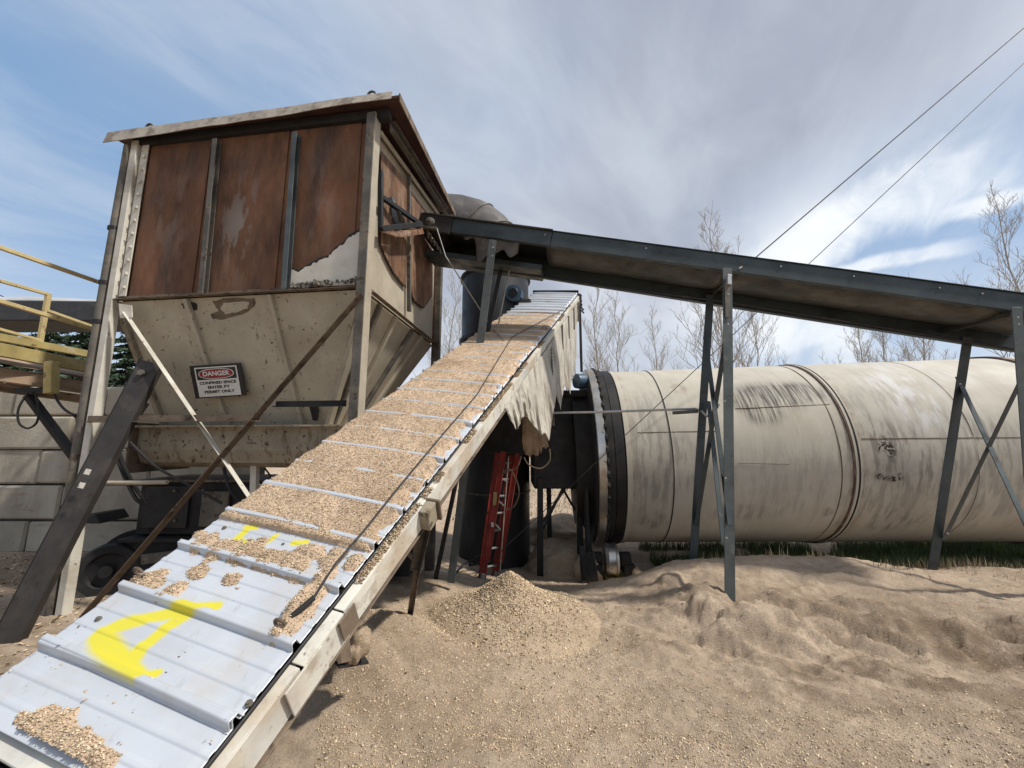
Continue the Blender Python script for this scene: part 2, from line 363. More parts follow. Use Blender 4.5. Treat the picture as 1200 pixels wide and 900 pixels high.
def fast(name, verts, faces, m, parent=None, smooth=True, attrs=None, mats=None, midx=None):
    verts = np.asarray(verts, dtype=np.float32); faces = np.asarray(faces, dtype=np.int32)
    off = wloc(parent); verts = verts - np.array(off, dtype=np.float32)
    k = faces.shape[1]; me = bpy.data.meshes.new(name)
    me.vertices.add(len(verts)); me.vertices.foreach_set('co', verts.ravel())
    me.loops.add(faces.size); me.loops.foreach_set('vertex_index', faces.ravel())
    me.polygons.add(len(faces)); me.polygons.foreach_set('loop_start', np.arange(0, faces.size, k, dtype=np.int32))
    me.polygons.foreach_set('loop_total', np.full(len(faces), k, dtype=np.int32))
    if mats:
        for q in mats: me.materials.append(M[q])
        me.polygons.foreach_set('material_index', np.asarray(midx, dtype=np.int32))
    else: me.materials.append(M[m])
    me.update(calc_edges=True); me.validate()
    if smooth: me.shade_smooth()
    for n_, a in (attrs or {}).items():
        at_ = me.attributes.new(n_, 'FLOAT', 'POINT'); at_.data.foreach_set('value', np.asarray(a, dtype=np.float32).ravel())
    o = bpy.data.objects.new(name, me); COL.objects.link(o)
    if parent: o.parent = parent
    return o
def gridfaces(nu, nv):
    i = np.arange(nu - 1)[:, None] * nv + np.arange(nv - 1)[None, :]
    return np.stack([i, i + nv, i + nv + 1, i + 1], -1).reshape(-1, 4)

# numpy value noise
def _h(ix, iy, seed):
    n = (ix.astype(np.int64) * 374761393 + iy.astype(np.int64) * 668265263 + seed * 1442695041) & 0xffffffff
    n = ((n ^ (n >> 13)) * 1274126177) & 0xffffffff
    return ((n ^ (n >> 16)) & 0xffff) / 65535.0
def vn(x, y, seed=0):
    ix = np.floor(x); iy = np.floor(y); fx = x - ix; fy = y - iy; fx = fx * fx * (3 - 2 * fx); fy = fy * fy * (3 - 2 * fy)
    a = _h(ix, iy, seed); b = _h(ix + 1, iy, seed); c = _h(ix, iy + 1, seed); d = _h(ix + 1, iy + 1, seed)
    return (a * (1 - fx) + b * fx) * (1 - fy) + (c * (1 - fx) + d * fx) * fy
def fbm(x, y, o=4, seed=0):
    s = 0; a = .5; t = 0
    for i in range(o):
        s = s + a * vn(x, y, seed + i * 17); t += a; a *= .5; x = x * 2.03 + 3.1; y = y * 2.03 + 1.7
    return s / t
def sm(x, a, b):
    t = np.clip((x - a) / (b - a), 0, 1); return t * t * (3 - 2 * t)

# ------------------------------------------------------------------ ground
cps = []
def cp(p): cps.append((p[0], p[1], p[2]))
for px, py, Y in ((30, 646, 6.3), (855, 697, 4.35), (797, 657, 5.25), (900, 653, 5.3), (1000, 655, 5.3), (742, 685, 6.2), (692, 685, 6.3), (1092, 672, 5.25), (1190, 668, 5.1),
                  (1190, 700, 4.3), (485, 722, 3.85), (440, 720, 4.1), (700, 684, 6.0), (580, 668, 7.2), (715, 684, 6.6), (950, 690, 4.45), (1050, 690, 4.5)):
    cp(at(px, py, Y))
for px, py, z in ((85, 720, 0), (10, 765, 0), (420, 835, .02), (450, 890, -.06), (600, 890, -.12), (600, 775, -.12), (525, 680, -.22),
                  (740, 740, -.16), (850, 800, -.16), (1000, 810, -.16), (1190, 810, -.12), (760, 880, -.16), (1000, 885, -.16), (1195, 885, -.14),
                  (520, 742, -.12), (690, 735, -.20), (640, 800, -.16), (1190, 745, 0.0), (1000, 745, -.02), (860, 742, -.02), (780, 705, -.02)):
    cp(atz(px, py, z))
for p in ((-9, 5, 0), (-9, 2, 0), (-9, 9, 0), (-4, 1, 0), (0, 1, -.1), (4, 1, -.15), (9, 1.5, -.1), (10, 4.5, .1), (3, 6.4, -.35), (5, 6.4, -.35), (7.5, 6.4, -.33), (10, 6.5, -.3),
          (2, 8, -.5), (5, 8.5, -.42), (9, 9, -.4), (0, 9.5, -.5), (-2.5, 8, -.15), (-2.3, 5.5, -.05), (-5, 7, 0), (0, 14, -.45), (8, 14, -.4), (-8, 14, 0), (2.2, 6.9, -.57), (1.0, 7, -.55), (14, 8, -.3), (14, 3, 0)):
    cp(p)
cps = np.array(cps)
def tps_fit(P, lam=.02):
    n = len(P); d = np.hypot(P[:, None, 0] - P[None, :, 0], P[:, None, 1] - P[None, :, 1])
    K = np.where(d > 0, d * d * np.log(d + 1e-9), 0) + lam * np.eye(n)
    A = np.zeros((n + 3, n + 3)); A[:n, :n] = K; A[:n, n] = 1; A[:n, n + 1:] = P[:, :2]; A[n:, :n] = A[:n, n:].T
    return np.linalg.solve(A, np.r_[P[:, 2], 0, 0, 0])
TW = tps_fit(cps)
CONE = at(597, 671, 4.5)
def gh(x, y, detail=True):
    x = np.asarray(x, float); y = np.asarray(y, float)
    xc = np.clip(x, -9, 14); yc = np.clip(y, 1, 14)
    z = np.full(x.shape, TW[-3]) + TW[-2] * xc + TW[-1] * yc
    for (a, b, c), w in zip(cps, TW[:-3]):
        d2 = (xc - a) ** 2 + (yc - b) ** 2; z = z + w * .5 * d2 * np.log(d2 + 1e-9)
    far = np.clip((np.hypot(x - 2, y - 6) - 10) / 10, 0, 1)
    z = z * (1 - far) - .3 * far
    z = z + .10 * np.exp(-((x - CONE.x + .35) ** 2 + (y - 3.55) ** 2) / .25) * 0
    # heap beside the long conveyor
    z = z + .15 * np.exp(-(((x + 1.25) / .38) ** 2 + ((y - 3.3) / .6) ** 2))
    z = z + .10 * np.exp(-(((x + 1.9) / .5) ** 2 + ((y - 4.9) / .3) ** 2))
    if detail:
        rt = sm(x, .3, 1.6) * sm(y, 7, 5)
        z = z + .05 * (fbm(x * 1.1, y * 1.1, 4, 11) - .5)
        z = z + .05 * (fbm(x * 4, y * 4, 4, 23) - .5)
        ledge = np.exp(-((y - (3.95 - .10 * (x - 2.5))) / .42) ** 2) * sm(x, 1.1, 1.9)
        rg = 1 - np.abs(2 * fbm(x * 2.0 + y * 1.1, y * 4.6 - x * .9, 4, 31) - 1)
        z = z + ledge * (.12 * (rg - .62) + .06 * (fbm(x * 7, y * 9, 4, 37) - .5))
        r2 = 1 - np.abs(2 * fbm(x * 1.3 + y * .5, y * 3.2 - x * .5, 4, 41) - 1)
        z = z + rt * .07 * (r2 - .7)
        a1 = x * .88 - y * .47; b1_ = x * .47 + y * .88
        z = z + (ledge + .25 * rt) * (.15 * ((1 - np.abs(2 * fbm(a1 * .9, b1_ * 5.5, 5, 43) - 1)) - .75) + .05 * (fbm(x * 10, y * 18, 4, 47) - .5))
        z = z - .08 * ledge * sm(fbm(a1 * .9, b1_ * 4.5, 4, 49), .50, .58)
        z = z + .024 * (fbm(x * 14, y * 14, 3, 53) - .5) + .010 * (fbm(x * 45, y * 45, 2, 61) - .5) * sm(y, 6, 3.5)
        yb_ = 4.02 - .10 * (x - 2.5) + .35 * (fbm(x * 1.6, x * 0 + 3, 4, 81) - .5); q_ = yb_ - y
        z = z - .11 * sm(q_, 0, .07) * (1 - sm(q_, .15, 1.2)) * sm(x, 1.3, 1.9) * (.5 + fbm(x * 2.2, y * .5, 2, 83))
        # clods on the lip of the mound
        for cx, cy, cr, chh in ((1.85, 4.75, .16, .12), (2.02, 4.35, .24, .15), (1.72, 4.45, .13, .08), (2.35, 4.05, .2, .07), (2.75, 3.9, .22, .06)):
            dd = np.hypot(x - cx, y - cy) / cr * (1 + .9 * (fbm(x * 7, y * 7, 3, 71) - .5))
            z = z + .6 * chh * (1 - sm(dd, .35, 1.1))
        tr = np.abs(np.sin(x * 9 + 4 * fbm(x, y, 2, 3)))   # faint tracks left
    return z
def pile_h(x, y):
    wob = 1 + .22 * (fbm(x * 2.5, y * 2.5, 3, 5) - .5); dc = np.hypot((x - CONE.x) * .95, y - CONE.y) * wob
    return CONE.z + .03 - np.sqrt((dc * .74) ** 2 + .0006) + .20 * sm(dc, .30, 1.0) + .03 * (fbm(x * 6, y * 6, 4, 8) - .5) * sm(dc, 0, .3) + .012 * (fbm(x * 30, y * 30, 3, 9) - .5)
def axis(segs):
    out = []
    for a, b, st in segs: out += list(np.arange(a, b, st))
    return np.array(out)
gx = np.r_[-700, -300, -120, -60, -30, -18, -12, axis([(-9, -4, .12), (-4, -1.6, .05), (-1.6, 3.6, .02), (3.6, 6.5, .035), (6.5, 12, .12)]), 12, 16, 25, 50, 120, 300, 700]
gy = np.r_[-300, -60, -20, -6, -2, 0, axis([(.8, 2.0, .06), (2.0, 5.8, .02), (5.8, 9, .06), (9, 16, .25)]), 16, 20, 28, 45, 80, 160, 400, 1500]
GX, GY = np.meshgrid(gx, gy, indexing='ij')
GZ = gh(GX, GY)
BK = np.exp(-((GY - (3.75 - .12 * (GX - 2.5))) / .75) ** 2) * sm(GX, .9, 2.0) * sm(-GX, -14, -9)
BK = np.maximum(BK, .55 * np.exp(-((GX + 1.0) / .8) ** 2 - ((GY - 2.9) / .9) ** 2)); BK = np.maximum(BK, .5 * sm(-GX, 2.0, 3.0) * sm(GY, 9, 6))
BK = np.clip(BK * sm(fbm((GX * .88 - GY * .47) * .8, (GX * .47 + GY * .88) * 4.5, 4, 133), .36, .62) * 1.2, 0, 1)  # diagonal streaks: part stain, part slope shading put into the colour
ground = fast('ground', np.stack([GX, GY, GZ], -1).reshape(-1, 3), gridfaces(len(gx), len(gy)), 'sand', attrs={'damp_shade': BK})
tag(ground, kind='structure', label='pale sandy ground covered with sawdust')
def gz(x, y): return float(gh(np.array([x]), np.array([y]))[0])

ax_ = np.linspace(-1.25, 1.25, 220)
QX, QY = np.meshgrid(CONE.x + ax_, CONE.y + ax_, indexing='ij'); QG = gh(QX, QY); QZ = pile_h(QX, QY)
keep = QZ > QG - .03; qf = gridfaces(220, 220); qf = qf[keep.ravel()[qf].all(1)]; us = np.unique(qf); rm = -np.ones(220 * 220, int); rm[us] = np.arange(len(us))
tag(fast('sawdust_pile', np.stack([QX, QY, QZ], -1).reshape(-1, 3)[us], rm[qf], 'chips'), 'pale cone shaped heap of wood chips in front of the red ladder', 'pile')
# loose wood chips lying on the ground
def flakes(n, fx, size, mats, name, label, zf):
    P = fx(n); n = len(P)
    s = size * (0.45 + RNG.random(n) ** 3 * 1.9); asp = .25 + .5 * RNG.random(n)
    ang = RNG.random(n) * 6.283; t1 = (RNG.random(n) - .5) * 1.2; t2 = (RNG.random(n) - .5) * 1.0
    ux = np.stack([np.cos(ang), np.sin(ang), t1], -1) * (s * .5)[:, None]
    uy = np.stack([-np.sin(ang), np.cos(ang), t2], -1) * (s * asp * .5)[:, None]
    nrm = np.cross(ux, uy); nrm /= np.linalg.norm(nrm, axis=1)[:, None]
    th = nrm * (s * .06)[:, None]
    C = P + np.array([0, 0, 1]) * (s * .15 + .001)[:, None]
    V = np.stack([C - ux - uy, C + ux - uy, C + ux + uy, C - ux + uy, C - ux - uy + th, C + ux - uy + th, C + ux + uy + th, C - ux + uy + th], 1).reshape(-1, 3)
    b = (np.arange(n) * 8)[:, None, None]
    fc = np.array([[4, 5, 6, 7], [0, 1, 5, 4], [1, 2, 6, 5], [2, 3, 7, 6], [3, 0, 4, 7]])[None]
    Fc = (b + fc).reshape(-1, 4)
    mi = np.repeat(RNG.choice(len(mats), n, p=[m[1] for m in mats]), 5)
    return tag(fast(name, V, Fc, None, smooth=False, mats=[m[0] for m in mats], midx=mi), label, kind='stuff')
M['ch1'] = mat('chip_pale', (.70, .57, .40), .8, 0, .1, 20, [], 0); M['ch2'] = mat('chip_tan', (.54, .395, .255), .85, 0, .15, 20, [], 0)
M['ch3'] = mat('chip_dark', (.10, .06, .035), .85, 0, .3, 20, [], 0); M['ch4'] = mat('chip_yellow', (.54, .44, .26), .8, 0, .1, 20, [], 0)
def chipsites(n):
    Y = 1.9 + (RNG.random(n) ** 1.35) * 4.8; X = RNG.random(n) * 1.75 * Y - .45 * Y
    w = 1.0 - .86 * sm(X + .5 * (fbm(X * 1.2, Y * 1.2, 3, 93) - .5), .55, 1.9) * (1 - .5 * sm(Y, 3.3, 2.7))
    w = w * (.3 + .9 * sm(fbm(X * 1.7, Y * 1.7, 3, 91), .35, .6)) + 2.5 * np.exp(-(((X - CONE.x) / .7) ** 2 + ((Y - CONE.y) / .7) ** 2))
    k = RNG.random(n) < w; X, Y = X[k], Y[k]
    zz_ = np.maximum(gh(X, Y), pile_h(X, Y)); return np.stack([X, Y, zz_], -1)
flakes(220000, chipsites, .0058, [('ch1', .22), ('ch2', .62), ('ch3', .05), ('ch4', .11)], 'wood_chips', 'loose pale wood chips scattered over the ground', None)

def pilesites(n):
    a_ = RNG.random(n) * 6.283; r_ = np.abs(RNG.normal(0, .52, n)) ** .9; X = CONE.x + r_ * np.cos(a_); Y = CONE.y + r_ * np.sin(a_)
    return np.stack([X, Y, np.maximum(gh(X, Y), pile_h(X, Y))], -1)
flakes(20000, pilesites, .0105, [('ch1', .18), ('ch2', .62), ('ch3', .12), ('ch4', .08)], 'pile_chips', 'coarser wood chips lying on the cone shaped heap', None)

# ------------------------------------------------------------------ hopper bin
FLx, FLy = -4.42, 4.12; FRx, FRy = -1.52, 3.76; RRx, RRy = -1.26, 6.06
FL = Vector((FLx, FLy, 0)); FR = Vector((FRx, FRy, 0)); RR = Vector((RRx, RRy, 0)); RL = FL + RR - FR
ZS = 3.27; ZT = 5.20; ZTR = 5.56
hop = thing('hopper_bin', (FLx, FLy, 0), 'tall rust brown steel hopper bin on legs with cream tapered bottom and sloping roof', 'hopper')
ex = (FR - FL).normalized(); ey = (RR - FR).normalized(); up = Vector((0, 0, 1)); fn_ = Vector((ex.y, -ex.x, 0)).normalized()   # outward front normal
sn_ = Vector((ey.y, -ey.x, 0)).normalized()   # outward right side normal
def Z(p, z): return Vector((p.x, p.y, z))
def lerp(a, b, t): return a + (b - a) * t
# upper walls
bw = MB(); bw.slab([Z(FL, ZS), Z(FR, ZS), Z(FR, ZT), Z(FL, ZT)], -fn_, .02); front_wall = bw.build('front_wall', 'rust', hop)
bw = MB(); bw.slab([Z(FR, ZS) - sn_ * .03 + ey * .03, Z(RR, ZS) - sn_ * .03, Z(RR, ZTR) - sn_ * .03, Z(FR, ZT) - sn_ * .03 + ey * .03], -sn_, .02); side_wall = bw.build('side_wall', 'cream', hop)
bw = MB(); bw.slab([Z(FL, ZS), Z(RL, ZS), Z(RL, ZTR), Z(FL, ZT)], ex, .02); bw.build('far_side_wall', 'rust', hop)
bw = MB(); bw.slab([Z(RL, ZS), Z(RR, ZS), Z(RR, ZTR), Z(RL, ZTR)], fn_, .02); bw.build('rear_wall', 'rust', hop)
# three rusted front panels; a torn edge of cream paint remains on the right one
def fp(px, py, off=0.0): return onplane(px, py, Z(FL, 4) + fn_ * off, fn_)
pale = MB()
for k, (xa, xb) in enumerate(((.055, .325), (.345, .66), (.675, .955))):
    a = lerp(FL, FR, xa); b = lerp(FL, FR, xb); n = 26
    g = []; nu, nv = 24, 40
    U, V = np.meshgrid(np.linspace(0, 1, nu), np.linspace(0, 1, nv), indexing='ij')
    pts = np.array([list(Z(lerp(a, b, u), ZS + .03 + (ZT - ZS - .06) * v) + fn_ * (.012 + .012 * math.sin(math.pi * u) * math.sin(math.pi * v))) for u, v in zip(U.ravel(), V.ravel())])
    pw = (np.exp(-((U - .5) / .28) ** 2 - ((V - .42) / .28) ** 2) if k == 1 else .35 * np.exp(-((U - .5) / .4) ** 2 - ((V - .5) / .3) ** 2)).ravel()
    o = fast('rusted_panel', pts, gridfaces(nu, nv)[:, ::-1], 'rust', hop, attrs={'pale': pw})
tear = [(336, 337), (337, 316), (350, 319), (362, 312), (374, 305), (385, 302), (392, 293), (402, 287), (409, 278), (418, 273), (430, 269), (430, 333)]
bm_ = MB()
pts = []
for i in range(len(tear)):
    a = tear[i]; b = tear[(i + 1) % len(tear)]; seg = 4 if 1 <= i <= 9 else 1
    for j in range(seg):
        t = j / seg; jx = (random.random() - .5) * 3 if j else 0; jy = (random.random() - .5) * 3 if j else 0
        pts.append(fp(a[0] + (b[0] - a[0]) * t + jx, a[1] + (b[1] - a[1]) * t + jy, .030))
bm_.slab(pts, -fn_, .004); M['paleremnant'] = mat('bare_pale_paint', (.50, .475, .41), .65, 0, .08, 3, [dict(c=(.35, .31, .25), s=4, t=.54, w=.15, a=.6), dict(c=(.08, .06, .05), s=12, t=.68, w=.03, a=.8)], .1, 40)
tag(bm_.build('paint_remnant', 'paleremnant', hop), 'cream paint left below the torn rusty edge')
tear2 = [(p[0], p[1] + (-3 if 1 <= i <= 10 else 0)) for i, p in enumerate(tear)]
bm_ = MB(); bm_.slab([fp(x, y, .0255) for x, y in tear2], -fn_, .002); bm_.build('burnt_edge', 'flatblack', hop)
# rubble ledge along the seam
lp = MB()
for i in range(70):
    t = random.random(); p = fp(lerp(338, 428, t), lerp(337, 330, t) - random.random() * 4, .04 + random.random() * .03); r_ = .008 + random.random() * .02
    lp.hexa([p + Vector((random.uniform(-r_, r_), random.uniform(-r_, r_), -r_)) for _ in range(4)], [p + Vector((random.uniform(-r_, r_), random.uniform(-r_, r_), r_)) for _ in range(4)])
tag(lp.build('caked_dust', 'dirtysteel', hop), kind='stuff')
# seam angle + stiffeners
part('seam_angle', 'brownsteel', hop, lambda m: m.angle(Z(FL, ZS) + fn_ * .02, Z(FR, ZS) + fn_ * .02 - ex * .06, .05, .05, side=1))
for (a, b, mm) in (((252, 165), (235, 346), 'dirtysteel'), ((345, 157), (332, 340), 'legsteel')):
    p, q = fp(*a, .06), fp(*b, .06)
    part('stiffener', mm, hop, lambda m: m.channel(p, q, .05, .07, .007, up=fn_, side=-1), bevel=.002)
# posts
def post(name, P, z0, z1, mm, w=.10):
    return part(name, mm, hop, lambda m: m.channel(Z(P, z0), Z(P, z1), .09, .15, .010, up=fn_, side=1), bevel=.003)
pl = Z(FL, 0) + fn_ * .03
part('post', 'white', hop, lambda m: (m.bar(pl + Vector((0, 0, gz(pl.x, pl.y) - .1)), Z(pl, ZT), .085, .09, up=fn_)), bevel=.006)
part('bolt_strip', 'white', hop, lambda m: (m.bar(Z(FL, ZS + .02) + fn_ * .035 + ex * .11, Z(FL, ZT - .02) + fn_ * .035 + ex * .11, .09, .012, up=fn_), [m.bar(Z(FL, z) + fn_ * .04 + ex * .13, Z(FL, z) + fn_ * .065 + ex * .13, .03, .03) for z in np.arange(ZS + .12, ZT - .1, .16)]), bevel=.002)
p0 = FL - ex * .12 + fn_ * .05
part('conduit_pipe', 'dirtysteel', hop, lambda m: m.tube([Z(p0, -.05), Z(p0, 3.2), Z(p0 + ex * .02, ZT - .06)], .045, 12), smooth=True)
for z in (3.0, 3.45, 4.1):
    part('pipe_clamp', 'black', hop, lambda m: m.lathe(Z(p0, z), (0, 0, 1), [(-.02, .055), (.02, .055)], 12))
pr = FR + fn_ * .02 + ex * .02
part('post', 'cream', hop, lambda m: m.bar(Z(pr, gz(pr.x, pr.y) - .1), Z(pr, ZT + .02), .085, .13, up=fn_), bevel=.003)
part('post_web', 'dirtysteel', hop, lambda m: m.bar(Z(pr, -.1) - ex * .002 + fn_ * .074, Z(pr, ZT) - ex * .002 + fn_ * .074, .092, .014, up=fn_), bevel=.002)
prr = RR + sn_ * .02
part('post', 'dirtysteel', hop, lambda m: m.channel(Z(prr, -.2), Z(prr, ZTR), .09, .13, .010, up=ex, side=1), bevel=.003)
part('post', 'dirtysteel', hop, lambda m: m.channel(Z(RL, -.1), Z(RL, ZTR), .09, .13, .010, up=ex, side=1))
# side face: stiffeners, top angle, rusted sheets with ragged lower edges
def sp(px, py, off=0.0): return onplane(px, py, Z(FR, 4) + sn_ * off, sn_)
def jag(poly, f, off, amp=1.0, only=None):
    out = []
    for i in range(len(poly)):
        a = poly[i]; b = poly[(i + 1) % len(poly)]; seg = 6 if (only is None or i in only) else 1
        for j in range(seg):
            t = j / seg; e = amp if j else 0
            out.append(f(a[0] + (b[0] - a[0]) * t + random.uniform(-e, e), a[1] + (b[1] - a[1]) * t + random.uniform(-e, e), off))
    return out
for poly, only in ((([(446.5, 176), (446.5, 285), (452, 300), (462, 320), (472, 332), (476, 336), (478, 215)]), (1, 2, 3, 4)),
                   (([(480.5, 222), (480.5, 338), (486, 352), (496, 360), (502, 352), (506, 345), (507, 258)]), (1, 2, 3, 4))):
    m_ = MB(); m_.slab(jag(poly, sp, .012, .8, only), -sn_, .004); m_.build('rusted_sheet', 'rustside', hop)
    m_ = MB(); m_.slab(jag([(x, y + (2.0 if y > 280 else 0)) for x, y in poly], sp, .0065, .3, ()), -sn_, .002); m_.build('burnt_edge', 'flatblack', hop)
hole = [(456, 231), (461, 262), (468, 268), (477, 270), (474, 255), (466, 244), (460, 232)]
m_ = MB(); m_.slab([sp(x, y, .020) for x, y in hole], -sn_, .003); tag(m_.build('torn_hole', 'signblack', hop), 'black torn hole in the side sheet')
fl_ = MB(); fl_.add([sp(459, 229, .02), sp(463, 243, .10), sp(469, 262, .06), sp(477, 268, .03), sp(470, 250, .14), sp(462, 231, .05)], [(0, 1, 4, 5), (1, 2, 3, 4)])
fo = fl_.build('torn_flap', 'dirtysteel', hop); fo.modifiers.new('s', 'SOLIDIFY').thickness = .004
p, q = sp(479, 205, .03), sp(479.5, 365, .03)
part('stiffener', 'dirtysteel', hop, lambda m: m.bar(p, q, .045, .05, up=sn_), bevel=.003)
q1 = Z(FR, ZS) + sn_ * .02 + ey * .1; q2 = Z(RR, ZS) + sn_ * .02
part('seam_angle', 'brownsteel', hop, lambda m: m.angle(q1, q2, .05, .05, side=1))
part('top_angle', 'white', hop, lambda m: m.bar(Z(FR, ZT - .06) + sn_ * .03 + ey * .1, Z(RR, ZTR - .06) + sn_ * .03, .035, .035), bevel=.003)
part('eave_channel', 'dirtysteel', hop, lambda m: m.channel(Z(FR, ZT - .005) + sn_ * .14 + ey * .1, Z(RR, ZTR - .005) + sn_ * .12, .06, .12, .008), bevel=.003)
# tapered bottom
ZB = 1.86
b0 = at(193, 503, 4.68); b1 = at(383, 490, 4.50); b0.z = b1.z = ZB + .02
back0 = b0 + ey * 1.0; back1 = b1 + ey * 1.0
tops = [Z(FL, ZS - .03), Z(FR, ZS - .03) - sn_ * .03, Z(RR, ZS - .03) - sn_ * .03, Z(RL, ZS - .03)]
bots = [b0, b1, back1, back0]
nm = ['front_slope', 'side_slope', 'rear_slope', 'far_slope']
for i in range(4):
    j = (i + 1) % 4; a, b, c, d = tops[i], tops[j], bots[j], bots[i]
    n = (b - a).cross(d - a).normalized(); cen = (a + b + c + d) / 4; mid = (tops[0] + tops[2]) / 2
    if n.dot(cen - Z(mid, cen.z)) < 0: n = -n
    m_ = MB(); m_.slab([a, b, c, d], -n, .01); m_.build(nm[i], 'creamslope' if i == 0 else 'cream', hop)
    if i == 0: SF = (a, b, c, d, n)
    if i == 1: SS = (a, b, c, d, n)
def slope_rib(Sx, t0, t1, w=.05, mm='cream', nmn='slope_rib', f0=0.0, f1=1.0):
    a, b, c, d, n = Sx; p = lerp(a, b, t0); q = lerp(d, c, t1)
    part(nmn, mm, hop, lambda m: m.bar(lerp(p, q, f0) + n * .028, lerp(p, q, f1) + n * .028, w, .05, up=n), bevel=.004)
slope_rib(SF, .31, .42, .05, 'creamslope'); slope_rib(SF, .655, .87, .04, 'creamslope')
slope_rib(SF, .012, .01, .06, 'creamdirty')
slope_rib(SS, .17, .08, .05, 'dirtysteel'); slope_rib(SS, .36, .30, .05, 'cream'); slope_rib(SS, .60, .5, .05, 'dirtysteel'); slope_rib(SS, .76, .72, .07, 'cream')
slope_rib(SS, .03, .0, .09, 'cream')
# burnt blotches on front slope
def blot(pts, mm='flatblack', off=.006):
    a, b, c, d, n = SF; P = []
    for i in range(len(pts)):
        p = pts[i]; q = pts[(i + 1) % len(pts)]
        for j in range(3):
            t = j / 3; P.append(onplane(p[0] + (q[0] - p[0]) * t + random.uniform(-.7, .7), p[1] + (q[1] - p[1]) * t + random.uniform(-.7, .7), a + n * off, n))
    m_ = MB(); m_.slab(P, -n, .002); m_.build('burn_mark', mm, hop)
blot([(249, 353), (262, 350), (285, 349), (298, 350), (299, 357), (290, 365), (277, 370), (262, 374), (249, 374), (247, 368), (256, 364), (252, 358)], 'brownsteel')
blot([(262, 355), (280, 353), (292, 354), (290, 361), (276, 366), (264, 368), (258, 362)], 'creamslope', .009)
blot([(212, 356), (222, 353), (231, 356), (231, 364), (222, 363), (215, 361)])
blot([(362, 472), (371, 471), (374, 480), (372, 493), (366, 492), (364, 484)])
# trough below the taper
tro = []
tx0 = b0 - ex * .12; tx1 = Vector((FR.x, b1.y - .08, ZB))
def trough(m):
    prof = [(-.02, .0), (.0, -.02), (.0, -.26), (.06, -.40), (.22, -.46), (.5, -.46), (.66, -.40), (.74, -.26), (.74, -.0)]
    P0 = Z(b0, ZB) - ex * .18 - ey * .14; P1 = P0 + ex * 2.95
    o = len(m.v)
    for P in (P0, P1):
        for y_, z_ in prof: m.v.append(P + ey * y_ + up * z_)
    k = len(prof)
    for i in range(k - 1): m.f.append((o + i, o + i + 1, o + k + i + 1, o + k + i))
    m.f.append(tuple(o + i for i in range(k))); m.f.append(tuple(o + k + i for i in range(k))[::-1]); m.f.append((o, o + k, o + 2 * k - 1, o + k - 1))
part('discharge_trough', 'creamdirty', hop, trough)
TP = Z(b0, ZB) - ex * .18 - ey * .14
part('trough_flange', 'creamdirty', hop, lambda m: m.bar(TP - ey * .05 + up * .012, TP - ey * .05 + ex * 2.95 + up * .012, .10, .02))
part('end_plate', 'brownsteel', hop, lambda m: m.box((TP.x - .04, TP.y - .07, TP.z - .52), (TP.x - .012, TP.y + .8, TP.z + .06)))
r0 = at(118, 478 + 5, 4.18); r1 = at(323, 467, 4.0)
part('tie_rail', 'brownsteel', hop, lambda m: m.angle(Z(FL, 1.93) + fn_ * .09, Z(FL, 1.93) + fn_ * .09 + ex * 1.98, .05, .07))
part('tie_rail', 'flatblack', hop, lambda m: m.angle(Z(FR, 2.07) - ex * .85 + fn_ * .02, Z(FR, 2.07) - ex * .1 + fn_ * .02, .05, .06))
# cross braces
w0 = at(146, 366, 4.0); w1 = at(402, 745, 3.70)
part('cross_brace', 'white', hop, lambda m: m.angle(w0, w1, .02, .055, .007, up=fn_), bevel=.002)
c0 = at(424, 345, 3.62); c1 = at(98, 722, 4.0)
o = part('cross_brace', 'brownsteel', hop, lambda m: m.angle(c0, c1, .03, .085, .009, up=fn_), bevel=.002); tag(o, 'brown dusty brace crossing in front')
part('gusset', 'white', hop, lambda m: m.slab([at(140, 356, 4.0), at(155, 358, 4.0), at(156, 372, 4.0), at(142, 373, 4.0)], fn_, .01))
# stub pipe and hoses on the left leg
s0 = at(122, 566, 4.02); s1 = at(196, 565, 4.02)
part('stub_pipe', 'cream', hop, lambda m: m.tube([s0, s1], .022, 10), smooth=True)
def hose(m, pts, r=.014):
    P = [at(*q) for q in pts]; out = []
    for i in range(len(P) - 1):
        for j in range(6):
            t = j / 6; a = P[max(i - 1, 0)]; b = P[i]; c = P[i + 1]; d = P[min(i + 2, len(P) - 1)]
            out.append(.5 * ((2 * b) + (c - a) * t + (2 * a - 5 * b + 4 * c - d) * t * t + (3 * b - a - 3 * c + d) * t ** 3))
    out.append(P[-1]); m.tube(out, r, 7)
part('hose', 'rubber', hop, lambda m: hose(m, [(133, 508, 4.3), (145, 545, 4.3), (158, 570, 4.35), (171, 588, 4.4)], .02), smooth=True)
part('hose', 'rubber', hop, lambda m: hose(m, [(131, 520, 4.3), (147, 560, 4.3), (160, 585, 4.35), (172, 591, 4.4)], .02), smooth=True)
part('hose', 'rubber', hop, lambda m: hose(m, [(152, 518, 4.2), (180, 545, 4.25), (215, 565, 4.3), (260, 590, 4.35)], .014), smooth=True)
